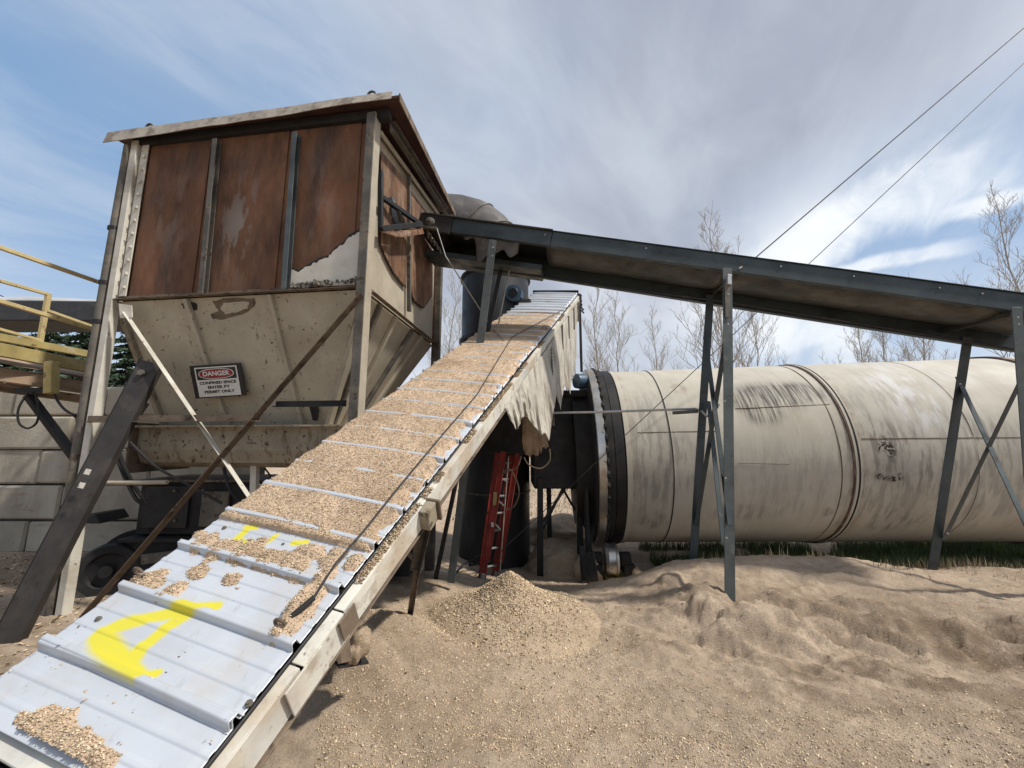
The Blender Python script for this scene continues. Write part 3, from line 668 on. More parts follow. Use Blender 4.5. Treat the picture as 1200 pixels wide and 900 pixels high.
# roof: corrugated sheet sloping up to the rear, fascia, lifting eyes
e0 = Z(FL, ZT) - ex * .26 + fn_ * .10 + up * .03; e1 = Z(FR, ZT) + ex * .34 + fn_ * .14 + up * .10
e2 = Z(RR, ZTR) + ex * .20 - fn_ * .32 + up * .16; e3 = Z(RL, ZTR) - ex * .26 - fn_ * .32 + up * .10
nu, nv = 260, 14
U, V = np.meshgrid(np.linspace(0, 1, nu), np.linspace(0, 1, nv), indexing='ij')
e = [np.array(q) for q in (e0, e1, e2, e3)]
P = (e[0] * ((1 - U) * (1 - V))[..., None] + e[1] * (U * (1 - V))[..., None] + e[2] * (U * V)[..., None] + e[3] * ((1 - U) * V)[..., None])
ph = (U * 15) % 1; P[..., 2] += .035 * (sm(ph, .35, .42) - sm(ph, .58, .65)) + .03
ro = fast('roof_sheet', P.reshape(-1, 3), gridfaces(nu, nv), 'greenroof', hop, smooth=False)
md = ro.modifiers.new('s', 'SOLIDIFY'); md.thickness = .004
part('roof_soffit', 'roofunder', hop, lambda m: m.hexa([e0 - up * .0, e1 - up * .0, e2, e3], [q + up * .026 for q in (e0, e1, e2, e3)]))
def fasc(m):
    n = 40; o = len(m.v)
    for i in range(n + 1):
        t = i / n; p = lerp(e0 - ex * .05, e1 - ex * .06, t) + fn_ * (.03 + .004 * math.sin(t * 17)) + up * .035; h = .155 - .045 * t + .006 * math.sin(t * 13)
        sag = -.012 * math.exp(-((t - .45) / .05) ** 2)
        m.v += [p + up * (.02 + sag), p + up * (.02 - h + sag) + fn_ * .03, p + up * (.02 - h + sag) + fn_ * .022, p + up * (.02 + sag) - fn_ * .008]
    for i in range(n):
        for k in range(4): m.f.append((o + i * 4 + k, o + i * 4 + (k + 1) % 4, o + i * 4 + 4 + (k + 1) % 4, o + i * 4 + 4 + k))
    m.f.append((o, o + 1, o + 2, o + 3)); m.f.append((o + n * 4 + 3, o + n * 4 + 2, o + n * 4 + 1, o + n * 4))
part('fascia', 'fascia', hop, fasc)
part('edge_trim', 'brownsteel', hop, lambda m: m.bar(e1 + ex * .01, e2 + ex * .01, .012, .09))
part('head_beam', 'flatblack', hop, lambda m: m.bar(Z(FL, ZT) - ex * .05 + fn_ * .02, Z(FR, ZT + .02) + ex * .2 + fn_ * .02, .08, .10))
for t in (.115, .905):
    cc = lerp(e0, e1, t) + up * .13 - fn_ * .05
    def ring(m, cc=cc):
        m.tube([cc + ex * math.cos(a) * .045 + up * math.sin(a) * .045 for a in np.linspace(0, 2 * math.pi, 19)], .012, 6); m.bar(cc - up * .045, cc - up * .10, .03, .03)
    part('lifting_eye', 'dirtysteel', hop, ring, smooth=True)
# bracket for the overhead conveyor
bk = [at(446, 200, 3.9), at(446, 268, 3.9), at(493, 263, 4.7), at(446, 230, 3.9)]
part('bracket', 'black', hop, lambda m: (m.bar(bk[0], bk[1], .05, .05), ), bevel=.003)
part('bracket', 'black', hop, lambda m: m.bar(bk[1], bk[2], .06, .06), bevel=.003)
part('bracket', 'black', hop, lambda m: m.bar(bk[3], bk[2], .05, .05), bevel=.003)
part('tin_flap', 'rustside', hop, lambda m: m.slab([at(455, 273, 4.0), at(495, 267, 4.75), at(497, 274, 4.8), at(470, 278, 4.2)], up, .005))

# ------------------------------------------------------------------ danger sign
a, b, c, d, n = SF
sn = (n + Vector((0.12, -.35, .0))).normalized()
q = [onplane(x, y, onplane(255, 446, a + n * .10, n), sn) for x, y in ((225, 430), (279, 427), (285, 462), (232, 466))]
cen = sum(q, Vector()) / 4
sx = ((q[1] - q[0]) + (q[2] - q[3])).normalized(); sz = sn.cross(sx).normalized()
if sz.z < 0: sz = -sz
sw = ((q[1] - q[0]).length + (q[2] - q[3]).length) / 2; sh = ((q[0] - q[3]).length + (q[1] - q[2]).length) / 2
nx = sx.cross(sz).normalized()   # towards viewer side
if nx.dot(sn) < 0: nx = -nx
sg = thing('danger_sign', tuple(cen), 'tilted white danger sign with red oval on the cream hopper slope', 'sign')
def SP(u, v, o=0): return cen + sx * (u * sw) + sz * (v * sh) + nx * o
def rect(m, u0, v0, u1, v1, o, t=.003): m.slab([SP(u0, v0, o), SP(u1, v0, o), SP(u1, v1, o), SP(u0, v1, o)], nx, t)
def ell(m, u, v, ru, rv, o, t=.001): m.slab([SP(u + ru * math.copysign(abs(math.cos(k)) ** .75, math.cos(k)), v + rv * math.copysign(abs(math.sin(k)) ** .85, math.sin(k)), o) for k in np.linspace(0, 2 * math.pi, 40, endpoint=False)], nx, t)
part('backing_board', 'signblack', sg, lambda m: rect(m, -.56, -.54, .55, .54, -.014, .012))
part('sign_plate', 'plate', sg, lambda m: rect(m, -.46, -.50, .46, .47, .0, .002))
part('header_panel', 'signblack', sg, lambda m: rect(m, -.43, .06, .43, .43, .0025, .001))
part('oval_border', 'plate', sg, lambda m: ell(m, 0, .245, .385, .165, .0045))
part('red_oval', 'signred', sg, lambda m: ell(m, 0, .245, .365, .145, .0065))
def text(s, u, v, width, hgt, mm, o, bold=.0):
    cu = bpy.data.curves.new('lettering', 'FONT'); cu.body = s; cu.align_x = 'CENTER'; cu.align_y = 'CENTER'; cu.size = 1; cu.extrude = .0005; cu.offset = bold
    ob = bpy.data.objects.new('lettering', cu); COL.objects.link(ob); cu.materials.append(M[mm])
    bpy.context.view_layer.update(); dx, dy = ob.dimensions.x, ob.dimensions.y
    kx = width * sw / dx; ky = hgt * sh / dy
    mtx = Matrix(((sx.x * kx, sz.x * ky, nx.x, 0), (sx.y * kx, sz.y * ky, nx.y, 0), (sx.z * kx, sz.z * ky, nx.z, 0), (0, 0, 0, 1)))
    me = bpy.data.meshes.new_from_object(ob); bpy.data.objects.remove(ob); ob = bpy.data.objects.new('lettering', me); COL.objects.link(ob)
    ob.parent = sg; ob.matrix_local = Matrix.Translation(SP(u, v, o) - cen) @ mtx
    return ob
text('DANGER', 0, .245, .58, .155, 'plate', .009, .03)
text('CONFINED SPACE', 0, -.05, .80, .095, 'signblack', .004, .035)
text('ENTER BY', 0, -.20, .48, .095, 'signblack', .004, .035)
text('PERMIT ONLY', 0, -.35, .66, .095, 'signblack', .004, .035)

# ------------------------------------------------------------------ machinery under the hopper
mill = thing('grinding_mill', (-3.2, 5.0, 0), 'black grimy grinding mill standing under the cream hopper', 'machine')
ml = at(166, 565, 4.72); 
part('housing', 'flatblack', mill, lambda m: (m.box((ml.x, 4.72, .62), (-2.45, 5.7, 1.22)), ), bevel=.01)
part('cover_plate', 'black', mill, lambda m: m.box((ml.x + .10, 4.68, .7), (ml.x + .62, 4.715, 1.18)), bevel=.005)
part('top_flange', 'brownsteel', mill, lambda m: m.box((ml.x - .10, 4.66, 1.225), (-2.7, 5.5, 1.25)), bevel=.004)
part('base_frame', 'flatblack', mill, lambda m: (m.box((ml.x - .05, 4.66, -.05), (-1.6, 5.8, .55)), m.box((ml.x - .08, 4.60, .555), (-1.8, 5.8, .60))), bevel=.01)
part('motor', 'black', mill, lambda m: (m.lathe((-2.35, 4.9, .98), (1, 0, 0), [(0, .05), (.02, .20), (.3, .22), (.55, .2), (.58, .08)], 20), [m.lathe((-2.35 + .08 + k * .05, 4.9, .98), (1, 0, 0), [(0, .235), (.012, .235)], 20) for k in range(8)]), smooth=True)
part('leg', 'white', mill, lambda m: m.bar(at(299, 545, 4.6), at(297, 612, 4.6), .07, .07), bevel=.003)
part('shaft_guard', 'flatblack', mill, lambda m: m.box((-2.3, 5.2, .0), (-1.3, 6.3, 1.45)), bevel=.01)
for k_ in range(9):
    part('bolt', 'dirtysteel', mill, lambda m: m.lathe((ml.x + .06 + k_ * .09, 4.655, 1.238), (0, 0, 1), [(0, .014), (.016, .014), (.016, 0)], 6))
for k_, (x_, y_) in enumerate(((205, 575), (238, 575), (205, 610), (238, 610))):
    part('bolt', 'brownsteel', mill, lambda m: m.lathe(at(x_, y_, 4.67), (0, -1, 0), [(0, .016), (.014, .016), (.014, 0)], 6))
part('access_hatch', 'dirtysteel', mill, lambda m: m.box((ml.x + .78, 4.66, .72), (ml.x + 1.1, 4.70, 1.12)), bevel=.008)
part('drive_box', 'dirtysteel', mill, lambda m: m.box((-2.6, 4.55, .62), (-2.2, 4.8, .95)), bevel=.02)
part('cable', 'rubber', mill, lambda m: (hose(m, [(262, 548, 4.6), (270, 575, 4.55), (285, 590, 4.6), (305, 600, 4.6)], .016), hose(m, [(310, 548, 4.7), (322, 570, 4.7), (305, 590, 4.65), (280, 596, 4.6)], .010)), smooth=True)
part('conduit', 'white', mill, lambda m: m.tube([at(300, 568, 4.62), at(345, 568, 4.62)], .012, 8), smooth=True)
part('belt_guard', 'dirtysteel', mill, lambda m: m.hexa([at(165, 662, 4.5), at(245, 652, 4.5), at(245, 652, 4.58), at(165, 662, 4.58)], [at(165, 650, 4.5), at(245, 640, 4.5), at(245, 640, 4.58), at(165, 650, 4.58)]), bevel=.01)
pc = at(131, 667, 4.62)
part('drive_pulley', 'rubber', mill, lambda m: (m.lathe(pc - Vector((.02, 0, 0)), (.5, -1, .0), [(-.08, .10), (-.08, .27), (-.05, .285), (-.03, .25), (0, .285), (.03, .25), (.05, .285), (.08, .27), (.08, .19), (.04, .17), (.04, .07), (.12, .06), (.12, 0)], 36)), smooth=True)
part('pulley_guard', 'flatblack', mill, lambda m: m.lathe(pc + Vector((.06, .22, .03)), (.5, -1, 0), [(-.03, .0), (-.03, .36), (.03, .36), (.03, 0)], 36), smooth=True)

# leaning channel at the far left
pA = at(176, 424, 4.0); pB = at(-3, 768, 3.55)
lc = thing('leaning_channel', tuple(pB), 'wide dark steel channel leaning diagonally against the left hopper leg', 'steel beam')
nrm = Vector((.15, -1, .25))
part('web', 'darkchannel', lc, lambda m: m.bar(pB, pA, .20, .012, up=nrm), bevel=.002)
for k in (-1, 1):
    part('flange', 'darkchannel' if k > 0 else 'black', lc, lambda m: m.bar(pB, pA, .012, .07, up=nrm, off=(k * .1065, -.029)), bevel=.002)
for (x, y) in ((101, 556), (94, 572)):
    pp = onplane(x, y, pA + nrm.normalized() * .012, nrm)
    part('tape_mark', 'white', lc, lambda m: m.bar(pp, pp + (pA - pB).normalized() * .05, .05, .003, up=nrm))
part('bolt', 'dirtysteel', lc, lambda m: m.lathe(onplane(166, 437, pA + nrm.normalized() * .01, nrm), nrm, [(0, .035), (.02, .035), (.02, 0)], 6))
b2 = thing('angle_brace', tuple(at(118, 560, 4.5)), 'thin grey angle brace slanting behind the wide leaning channel', 'steel beam')
part('bar', 'dirtysteel', b2, lambda m: m.angle(at(172, 472, 4.6), at(112, 560, 4.3), .05, .06, .007), bevel=.002)

# ------------------------------------------------------------------ long inclined conveyor with ribbed covers
WC = 1.0
dC = ray(746, 258).normalized(); rl = ray(54, 754); rr_ = ray(276, 848)
kq = rr_.dot(dC) / rl.dot(dC); tv = rl * kq - rr_; Lw = tv.length
PR = O + rr_ * (WC / Lw); PL = O + rl * (kq * WC / Lw)
tC = (PR - PL).normalized(); nC = tC.cross(dC).normalized()
if nC.z < 0: nC = -nC
SP_ = .258 * WC   # major rib pitch
def CS(px, py):
    p = onplane(px, py, PL, nC) - PL; return p.dot(dC), p.dot(tC)
S0 = CS(30, 873)[0]; S1 = (onplane(677, 345, PL, nC) - PL).dot(dC)
def ribh(s):
    ph = (s / SP_) % 1.0; ph = np.minimum(ph, 1 - ph) * SP_
    h = .033 * (1 - np.clip((ph - .010) / .007, 0, 1))
    pm = (s / SP_) % 1.0; d1 = np.minimum(np.abs(pm - .35), np.abs(pm - .65)) * SP_
    return h + .0042 * (1 - sm(d1, .006, .013))
def CP(s, t, h): 
    s = np.asarray(s)[..., None]; t = np.asarray(t)[..., None]; h = np.asarray(h)[..., None]
    return np.array(PL) + s * np.array(dC) + t * np.array(tC) + h * np.array(nC)
conv = thing('inclined_conveyor', tuple(PL + dC * 2 - up * 2), 'long sloping conveyor under ribbed white metal covers heaped with sawdust', 'conveyor')
# spray paint strokes in cover coordinates
def stroke(pts, S_, T_):
    out = np.zeros_like(S_)
    P = [(*CS(x, y), CS(x + w * .5, y), CS(x, y - w * .5), w) for x, y, w in pts]
    W_ = [max(.5 * (abs(p[2][1] - p[1]) + abs(p[3][0] - p[0])), .01) for p in P]
    for i in range(len(P) - 1):
        (s0, t0), (s1, t1) = P[i][:2], P[i + 1][:2]; dx, dy = s1 - s0, t1 - t0; L2 = dx * dx + dy * dy + 1e-9
        k = np.clip(((S_ - s0) * dx + (T_ - t0) * dy) / L2, 0, 1); w = (W_[i] * (1 - k) + W_[i + 1] * k) * 1.45
        dd = np.hypot(S_ - s0 - k * dx, T_ - t0 - k * dy)
        out = np.maximum(out, np.clip(1.0 - (dd - w * .72) / (w * .55), 0, 1))
    return out
def q3(l): return [(x / 3.46, 640 + y / 3.46, w / 3.46) for x, y, w in l]
def q4(l): return [(140 + x / 4, 480 + y / 4, w / 4) for x, y, w in l]
STR = [q3([(885, 255, 32), (830, 262, 40), (740, 275, 50), (620, 300, 44), (480, 335, 60), (410, 372, 66), (440, 425, 74), (500, 485, 66), (580, 545, 44), (650, 525, 26)]),
       q3([(770, 280, 56), (690, 335, 50), (625, 390, 48), (565, 440, 60), (530, 490, 70)]),
       q4([(625, 560, 26), (590, 585, 26), (550, 618, 26)]), q4([(560, 622, 18), (610, 640, 22), (655, 655, 18)]), q4([(740, 605, 18), (700, 630, 20), (655, 655, 16)]),
       q4([(820, 638, 20), (880, 632, 20)]), q4([(598, 562, 20), (640, 568, 20)])]
panels = []; s = -.36; k = 0
edges = [S0] + list(np.arange(SP_ * 0.0 + .0, S1, SP_ * 4))[0:] + [S1]
edges = sorted(set([round(v, 4) for v in edges if v <= S1]))
for i in range(len(edges) - 1):
    a_, b_ = edges[i], edges[i + 1]
    if b_ - a_ < .02: continue
    near = b_ < 2.2
    ss = np.arange(a_ - (.026 if i else 0), b_ + .024, .0035 if near else .009); tt = np.linspace(0, WC, 170 if near else 40)
    jt = random.uniform(-.008, .008); dt = random.uniform(-.012, .012)
    SS_, TT_ = np.meshgrid(ss, tt + jt, indexing='ij')
    lift = .0035 * (i % 2) + .003
    dent = .004 * (fbm(SS_ * 5, TT_ * 4, 2, i + 3) - .5) + .008 * np.sin(TT_ / WC * np.pi) - .004 * sm(TT_, .96 * WC, WC)
    hh = ribh(SS_) + lift + dent + (i % 2) * 0
    V = CP(SS_ + dt * (TT_ - WC / 2), TT_, hh).reshape(-1, 3)
    pa = np.zeros_like(SS_)
    if near:
        for st in STR: pa = np.maximum(pa, stroke(st, SS_, TT_))
    o = fast('cover_panel', V, gridfaces(len(ss), len(tt)), 'galv', conv, smooth=False, attrs={'paint': pa})
    md = o.modifiers.new('s', 'SOLIDIFY'); md.thickness = .0025
for (x, y) in ((117, 728), (293, 827), (264, 621), (333, 641), (398, 688)):
    sC, tC2 = CS(x, y); pp = Vector(CP(sC, tC2, .014)[:])
    part('screw', 'dirtysteel', conv, lambda m: m.lathe(pp, nC, [(-.006, .012), (.002, .012), (.003, .007), (.009, .007), (.009, 0)], 8))
def cpt(s, t, h): return Vector([float(v) for v in CP(s, t, h)])
# side beams (channel), trough, end frame
BH = .138
def cbar(name, mm, t, h, w, hh, s0=S0, s1=S1, par=None, bev=.004):
    return part(name, mm, par or conv, lambda m: m.bar(cpt(s0, t, h), cpt(s1, t, h), w, hh, up=nC), bevel=bev)
dn = .022
seg = [S0 - .5, CS(345, 775)[0], CS(398, 712)[0], CS(512, 592)[0], S1 - .05]
for i in range(4):
    mm = ('oldwhite', 'oldwhite', 'oldwhite', 'oldwhite')[i]; off = (.0, .012, .004, .0)[i]
    part('side_beam', mm, conv, lambda m: m.channel(cpt(seg[i] + .004, WC + .052 + off, -dn - BH / 2), cpt(seg[i + 1] - .004, WC + .052 + off, -dn - BH / 2), .055, BH, .007, up=nC, side=-1), bevel=.002)
part('side_beam', 'oldwhite', conv, lambda m: m.channel(cpt(S0 - .5, -.02, -dn - BH / 2), cpt(S1 - .1, -.02, -dn - BH / 2), .055, BH, .007, up=nC, side=1), bevel=.002)
cbar('edge_strip', 'rubber', WC + .006, -.022, .010, .03)
cbar('seal_strip', 'flatblack', WC + .016, -.03, .03, .008)
cbar('bottom_flange', 'brownsteel', WC + .028, -dn - BH - .012, .085, .012, S0 - .5, S1 - .1)
cbar('trough_pan', 'flatblack', WC / 2, -.22, WC * .96, .02, S0 - .3, S1 - .05)
cbar('return_pan', 'flatblack', WC / 2, -.34, WC * .7, .015, 2.6, S1 - .3)
part('splice_plate', 'oldwhite', conv, lambda m: m.bar(cpt(seg[1] - .09, WC + .071, -dn - BH / 2), cpt(seg[1] + .09, WC + .071, -dn - BH / 2), .008, BH * .96, up=nC), bevel=.002)
part('splice_plate', 'brownsteel', conv, lambda m: m.bar(cpt(seg[2] - .05, WC + .079, -dn - BH * .4), cpt(seg[2] + .05, WC + .079, -dn - BH * .4), .008, BH * .8, up=nC), bevel=.002)
so_ = cpt(seg[3], WC + .09, -dn - BH / 2)
part('splice_plate', 'creamdirty', conv, lambda m: m.bar(so_ - dC * .05, so_ + dC * .05, .06, BH * .98, up=nC), bevel=.004)
part('splice_plate', 'brownsteel', conv, lambda m: m.bar(so_ + dC * .052, so_ + dC * .072, .10, BH * 1.05, up=nC), bevel=.004)
part('lower_lip', 'oldwhite', conv, lambda m: m.bar(cpt(S0 - .015, -.04, -.02), cpt(S0 - .015, WC + .05, -.02), .06, .02, up=nC), bevel=.003)
part('tail_trough', 'flatblack', conv, lambda m: m.bar(cpt(S0 - .30, -.01, -.06), cpt(S0 - .30, WC, -.06), .5, .02, up=nC))
part('end_cap', 'black', conv, lambda m: (m.bar(cpt(S1 + .01, -.02, .03), cpt(S1 + .01, WC + .02, .04), .03, .10, up=nC), m.bar(cpt(S1 - .05, WC + .05, .02), cpt(S1 - .05, WC + .05, .02) - up * 1.75, .05, .05)), bevel=.004)
part('head_plate', 'creamdirty', conv, lambda m: m.bar(cpt(S1 - .95, WC + .07, -.30), cpt(S1 - .08, WC + .07, -.30), .01, .42, up=nC))
for f in (.94, .86, .78, .70):
    part('rib_post', 'dirtysteel', conv, lambda m: m.bar(cpt(S1 * f, WC + .085, -.08), cpt(S1 * f, WC + .085, -.08) - up * .42, .03, .03), bevel=.002)
part('torn_edge', 'flatblack', conv, lambda m: [m.bar(cpt(S1 - .02, WC + .06 + random.uniform(0, .05), .0) - up * (k * .07), cpt(S1 - .02, WC + .06, 0) - up * (k * .07 + .08) + Vector((random.uniform(0, .08), 0, 0)), .04, .02) for k in range(6)])
# eave-bolt ring hooks on the covers
for (x, y, r_) in ((168, 680, .026), (333, 742, .028), (638, 388, .03)):
    sC, tC2 = CS(x, y)
    cc = cpt(sC, tC2, .05)
    part('ring_hook', 'brownsteel', conv, lambda m: m.tube([cc + tC * math.cos(a) * r_ + nC * math.sin(a) * r_ for a in np.linspace(.3, 2 * math.pi - .3, 16)], .007, 7), smooth=True)
# legs
def leg(px0, py0, Y0, px1, py1, Y1, mm, w=.06, par=conv, name='leg', ext=0.15):
    a_, b_ = at(px0, py0, Y0), at(px1, py1, Y1); b2_ = b_ + (b_ - a_).normalized() * ext
    part(name, mm, par, lambda m: m.angle(a_, b2_, w * .7, w, .008, up=Vector((.3, -1, 0))), bevel=.002)
yb = (cpt(seg[3], WC, 0)).y
leg(503, 617, yb + .05, 490, 673, 3.6, 'black', .09, name='leg', ext=.0)
leg(492, 665, 3.58, 484, 716, 3.9, 'brownsteel', .06)
leg(412, 690, 2.55, 411, 745, 2.7, 'brownsteel', .07)
leg(424, 690, 4.0, 425, 716, 4.1, 'brownsteel', .06)
part('brace', 'brownsteel', conv, lambda m: m.angle(at(478, 648, 4.5), at(494, 668, 4.6), .03, .04, .006))
# cradle bracket with sand lump
bp_ = [at(398, 770, 2.45), at(405, 745, 2.5), at(420, 728, 2.6), at(418, 770, 2.55)]
part('foot_bracket', 'brownsteel', conv, lambda m: m.slab([at(393, 752, 2.4), at(405, 738, 2.45), at(407, 775, 2.45), at(396, 778, 2.4)], (1, .3, 0), .02))
part('foot_bracket', 'flatblack', conv, lambda m: m.slab([at(392, 778, 2.42), at(428, 772, 2.65), at(432, 778, 2.65), at(398, 784, 2.4)], up, .012))
lump_c = at(418, 757, 2.55)
lm = MB(); 
bmm = bmesh.new(); bmesh.ops.create_icosphere(bmm, subdivisions=4, radius=1)
for v in bmm.verts:
    co = v.co.copy(); nn_ = float(fbm(np.array([co.x * 1.6 + 4]), np.array([co.y * 1.6 + co.z * 1.3]), 4, 7)[0]) - .5
    v.co = lump_c + Vector((co.x * .075, co.y * .10, co.z * .115)) * (1 + nn_ * .9) + Vector((co.z * .03, 0, 0))
me = bpy.data.meshes.new('sand_lump'); bmm.to_mesh(me); bmm.free(); me.materials.append(M['chips']); me.shade_smooth()
ob = bpy.data.objects.new('sand_lump', me); COL.objects.link(ob); tag(ob, 'lump of caked sand sitting in the foot bracket of the long conveyor', 'lump')

# sawdust lying on the covers
ds = .010
ss = np.arange(S0 + .02, S1 - .02, ds); tt = np.arange(0.0, WC + .001, .010)
SS_, TT_ = np.meshgrid(ss, tt, indexing='ij')
sF = (CS(264, 606)[0] + CS(424, 656)[0]) / 2; sE = CS(640, 372)[0]; sT = CS(600, 400)[0]
nA = fbm(SS_ * 5, TT_ * 5, 4, 101); nB = fbm(SS_ * 16, TT_ * 16, 3, 111); nD = fbm(SS_ * 60, TT_ * 60, 2, 121)
start = sF + .012
level = np.where(SS_ > start, .0385, -.05)
level = level - .010 * sm(SS_, sT, sE) - .03 * sm(SS_, sE - .3, sE + .6)
level = level - .05 * sm(TT_ + .30 * (nA - .5), WC - .07, WC + .02) - .02 * (1 - sm(TT_ + .05 * (nA - .5), .0, .03))
level = level + .016 * (nA - .5) + .012 * (nB - .5) + .007 * (nD - .5)
ph = (SS_ / SP_) % 1.0; phd = np.minimum(ph, 1 - ph) * SP_
level = level + .0035 * np.sin(ph * 2 * np.pi + .6) - .008 * np.exp(-(phd / .012) ** 2) * (.35 + .65 * ((SS_ / SP_).round() % 2 == 0))       # ribs stand clear
def blobs(lst):
    out = np.full_like(SS_, -1.0)
    for x, y, rx, ry, h in lst:
        s0, t0 = CS(x, y); d2 = np.hypot((SS_ - s0) / ry, (TT_ - t0) / rx) * (1 + .9 * (nB - .5) + .6 * (nA - .5))
        out = np.maximum(out, h * (1 - d2 ** 2) + ribh(SS_) * .6 + .010 * (nD - .5) + .008 * (nB - .5))
    return out
BL = [(234, 674, .07, .045, .022), (273, 682, .062, .042, .026), (281, 692, .02, .014, .01),
      (172, 684, .11, .06, .03), (186, 676, .06, .04, .02), (205, 697, .06, .06, .038),
      (240, 640, .10, .07, .028), (262, 646, .11, .08, .03), (290, 652, .11, .085, .03), (318, 660, .11, .08, .03), (345, 662, .10, .07, .032), (365, 650, .10, .06, .036), (385, 660, .07, .05, .03),
      (330, 672, .10, .05, .02), (350, 680, .12, .04, .022), (372, 684, .08, .04, .02), (415, 662, .05, .06, .036), (232, 628, .08, .04, .02), (395, 652, .06, .05, .03),
      (310, 636, .04, .022, .022),
      (340, 735, .05, .09, .06), (350, 715, .05, .09, .065), (362, 700, .05, .09, .055), (375, 688, .05, .07, .05), (330, 748, .04, .05, .04), (385, 676, .05, .06, .04), (360, 715, .05, .08, .05), (372, 700, .04, .07, .04),
      (45, 850, .06, .05, .03), (64, 862, .07, .055, .034), (82, 874, .07, .05, .034), (100, 884, .075, .045, .032), (28, 844, .035, .03, .014), (122, 894, .06, .035, .03)]
lv2 = blobs(BL)
lev = np.maximum(level, lv2); base_h = ribh(SS_) + .0065 + .008 * np.sin(TT_ / WC * np.pi) - .004 * sm(TT_, .96 * WC, WC)
lev = lev + .008 * np.sin(TT_ / WC * np.pi)
top_h = lev; vis = (top_h > base_h + .0005)
V = CP(SS_, TT_, np.maximum(top_h, base_h - .004)).reshape(-1, 3)
Fq = gridfaces(len(ss), len(tt)); vf = vis.ravel()[Fq].any(1); Fq = Fq[vf]
used = np.unique(Fq); remap = -np.ones(len(V), int); remap[used] = np.arange(len(used))
tag(fast('sawdust', V[used], remap[Fq], 'dust'), 'tan sawdust heaped on the ribbed conveyor covers', kind='stuff')
vi = np.argwhere(vis)
def dustsites(n):
    w = 1.0 / (1.2 + ss[vi[:, 0]] + .4) ** 1.6; w /= w.sum()
    k = RNG.choice(len(vi), n, p=w); i, j = vi[k, 0], vi[k, 1]
    s_ = ss[i] + (RNG.random(n) - .5) * ds; t_ = tt[j] + (RNG.random(n) - .5) * .01
    P = CP(s_, t_, top_h[i, j]); return P
flakes(110000, dustsites, .0043, [('ch1', .36), ('ch2', .60), ('ch3', .005), ('ch4', .035)], 'sawdust_flakes', 'small wood flakes in the sawdust on the conveyor covers', None)
def strays(n):
    s_ = RNG.random(n) * 1.3 + S0 + .02; t_ = RNG.random(n) * WC
    k = fbm(s_ * 4, t_ * 4, 3, 77) > .53; s_, t_ = s_[k], t_[k]
    return CP(s_, t_, ribh(s_) + .012)
flakes(900, strays, .006, [('ch1', .3), ('ch2', .5), ('ch3', .1), ('ch4', .1)], 'stray_flakes', 'stray wood flakes on the bare lower covers', None)
# dust on the side beam flange
n = 9000; s_ = RNG.random(n) ** .8 * (S1 * .9); 
def beamdust(n):
    s_ = seg[2] + RNG.random(n) * (S1 * .85 - seg[2]); k = fbm(s_ * 2.5, s_ * 0, 3, 5) > .50; s_ = s_[k]
    t_ = WC + .008 + RNG.random(len(s_)) * .045; return CP(s_, t_, -dn + .002 + RNG.random(len(s_)) * .012 - np.abs(t_ - WC - .03) * .2)
flakes(22000, beamdust, .007, [('ch1', .2), ('ch2', .7), ('ch3', .05), ('ch4', .05)], 'beam_dust', 'sawdust lying along the conveyor side beam', None)

# steel cable lying over the covers
cb = thing('steel_cable', tuple(cpt(CS(500, 560)[0], .8, .1)), 'dark steel cable stretched along the sawdust covered conveyor covers', 'cable')
cpth = [(668, 362, .06), (600, 400, .06), (560, 470, .07), (520, 520, .08), (470, 585, .09), (430, 638, .09), (398, 680, .10), (372, 712, .06), (345, 733, .05), (333, 742, .05)]
P = [cpt(*CS(x, y), 0) + nC * h for x, y, h in cpth]
part('wire', 'wire', cb, lambda m: m.tube(P, .0055, 6), smooth=True)
part('cable_clamp', 'flatblack', cb, lambda m: m.tube([P[7], P[8]], .012, 7))
gl = thing('guy_rope', tuple(at(590, 386, 5.6)), 'light rope hanging from the overhead conveyor head down to the covers', 'rope')
part('strand', 'lightwire', gl, lambda m: m.tube([at(512, 268, 4.9), at(522, 300, 5.0), at(545, 335, 5.2), at(575, 382, 5.6), cpt(*CS(592, 404), .04)], .008, 6), smooth=True)

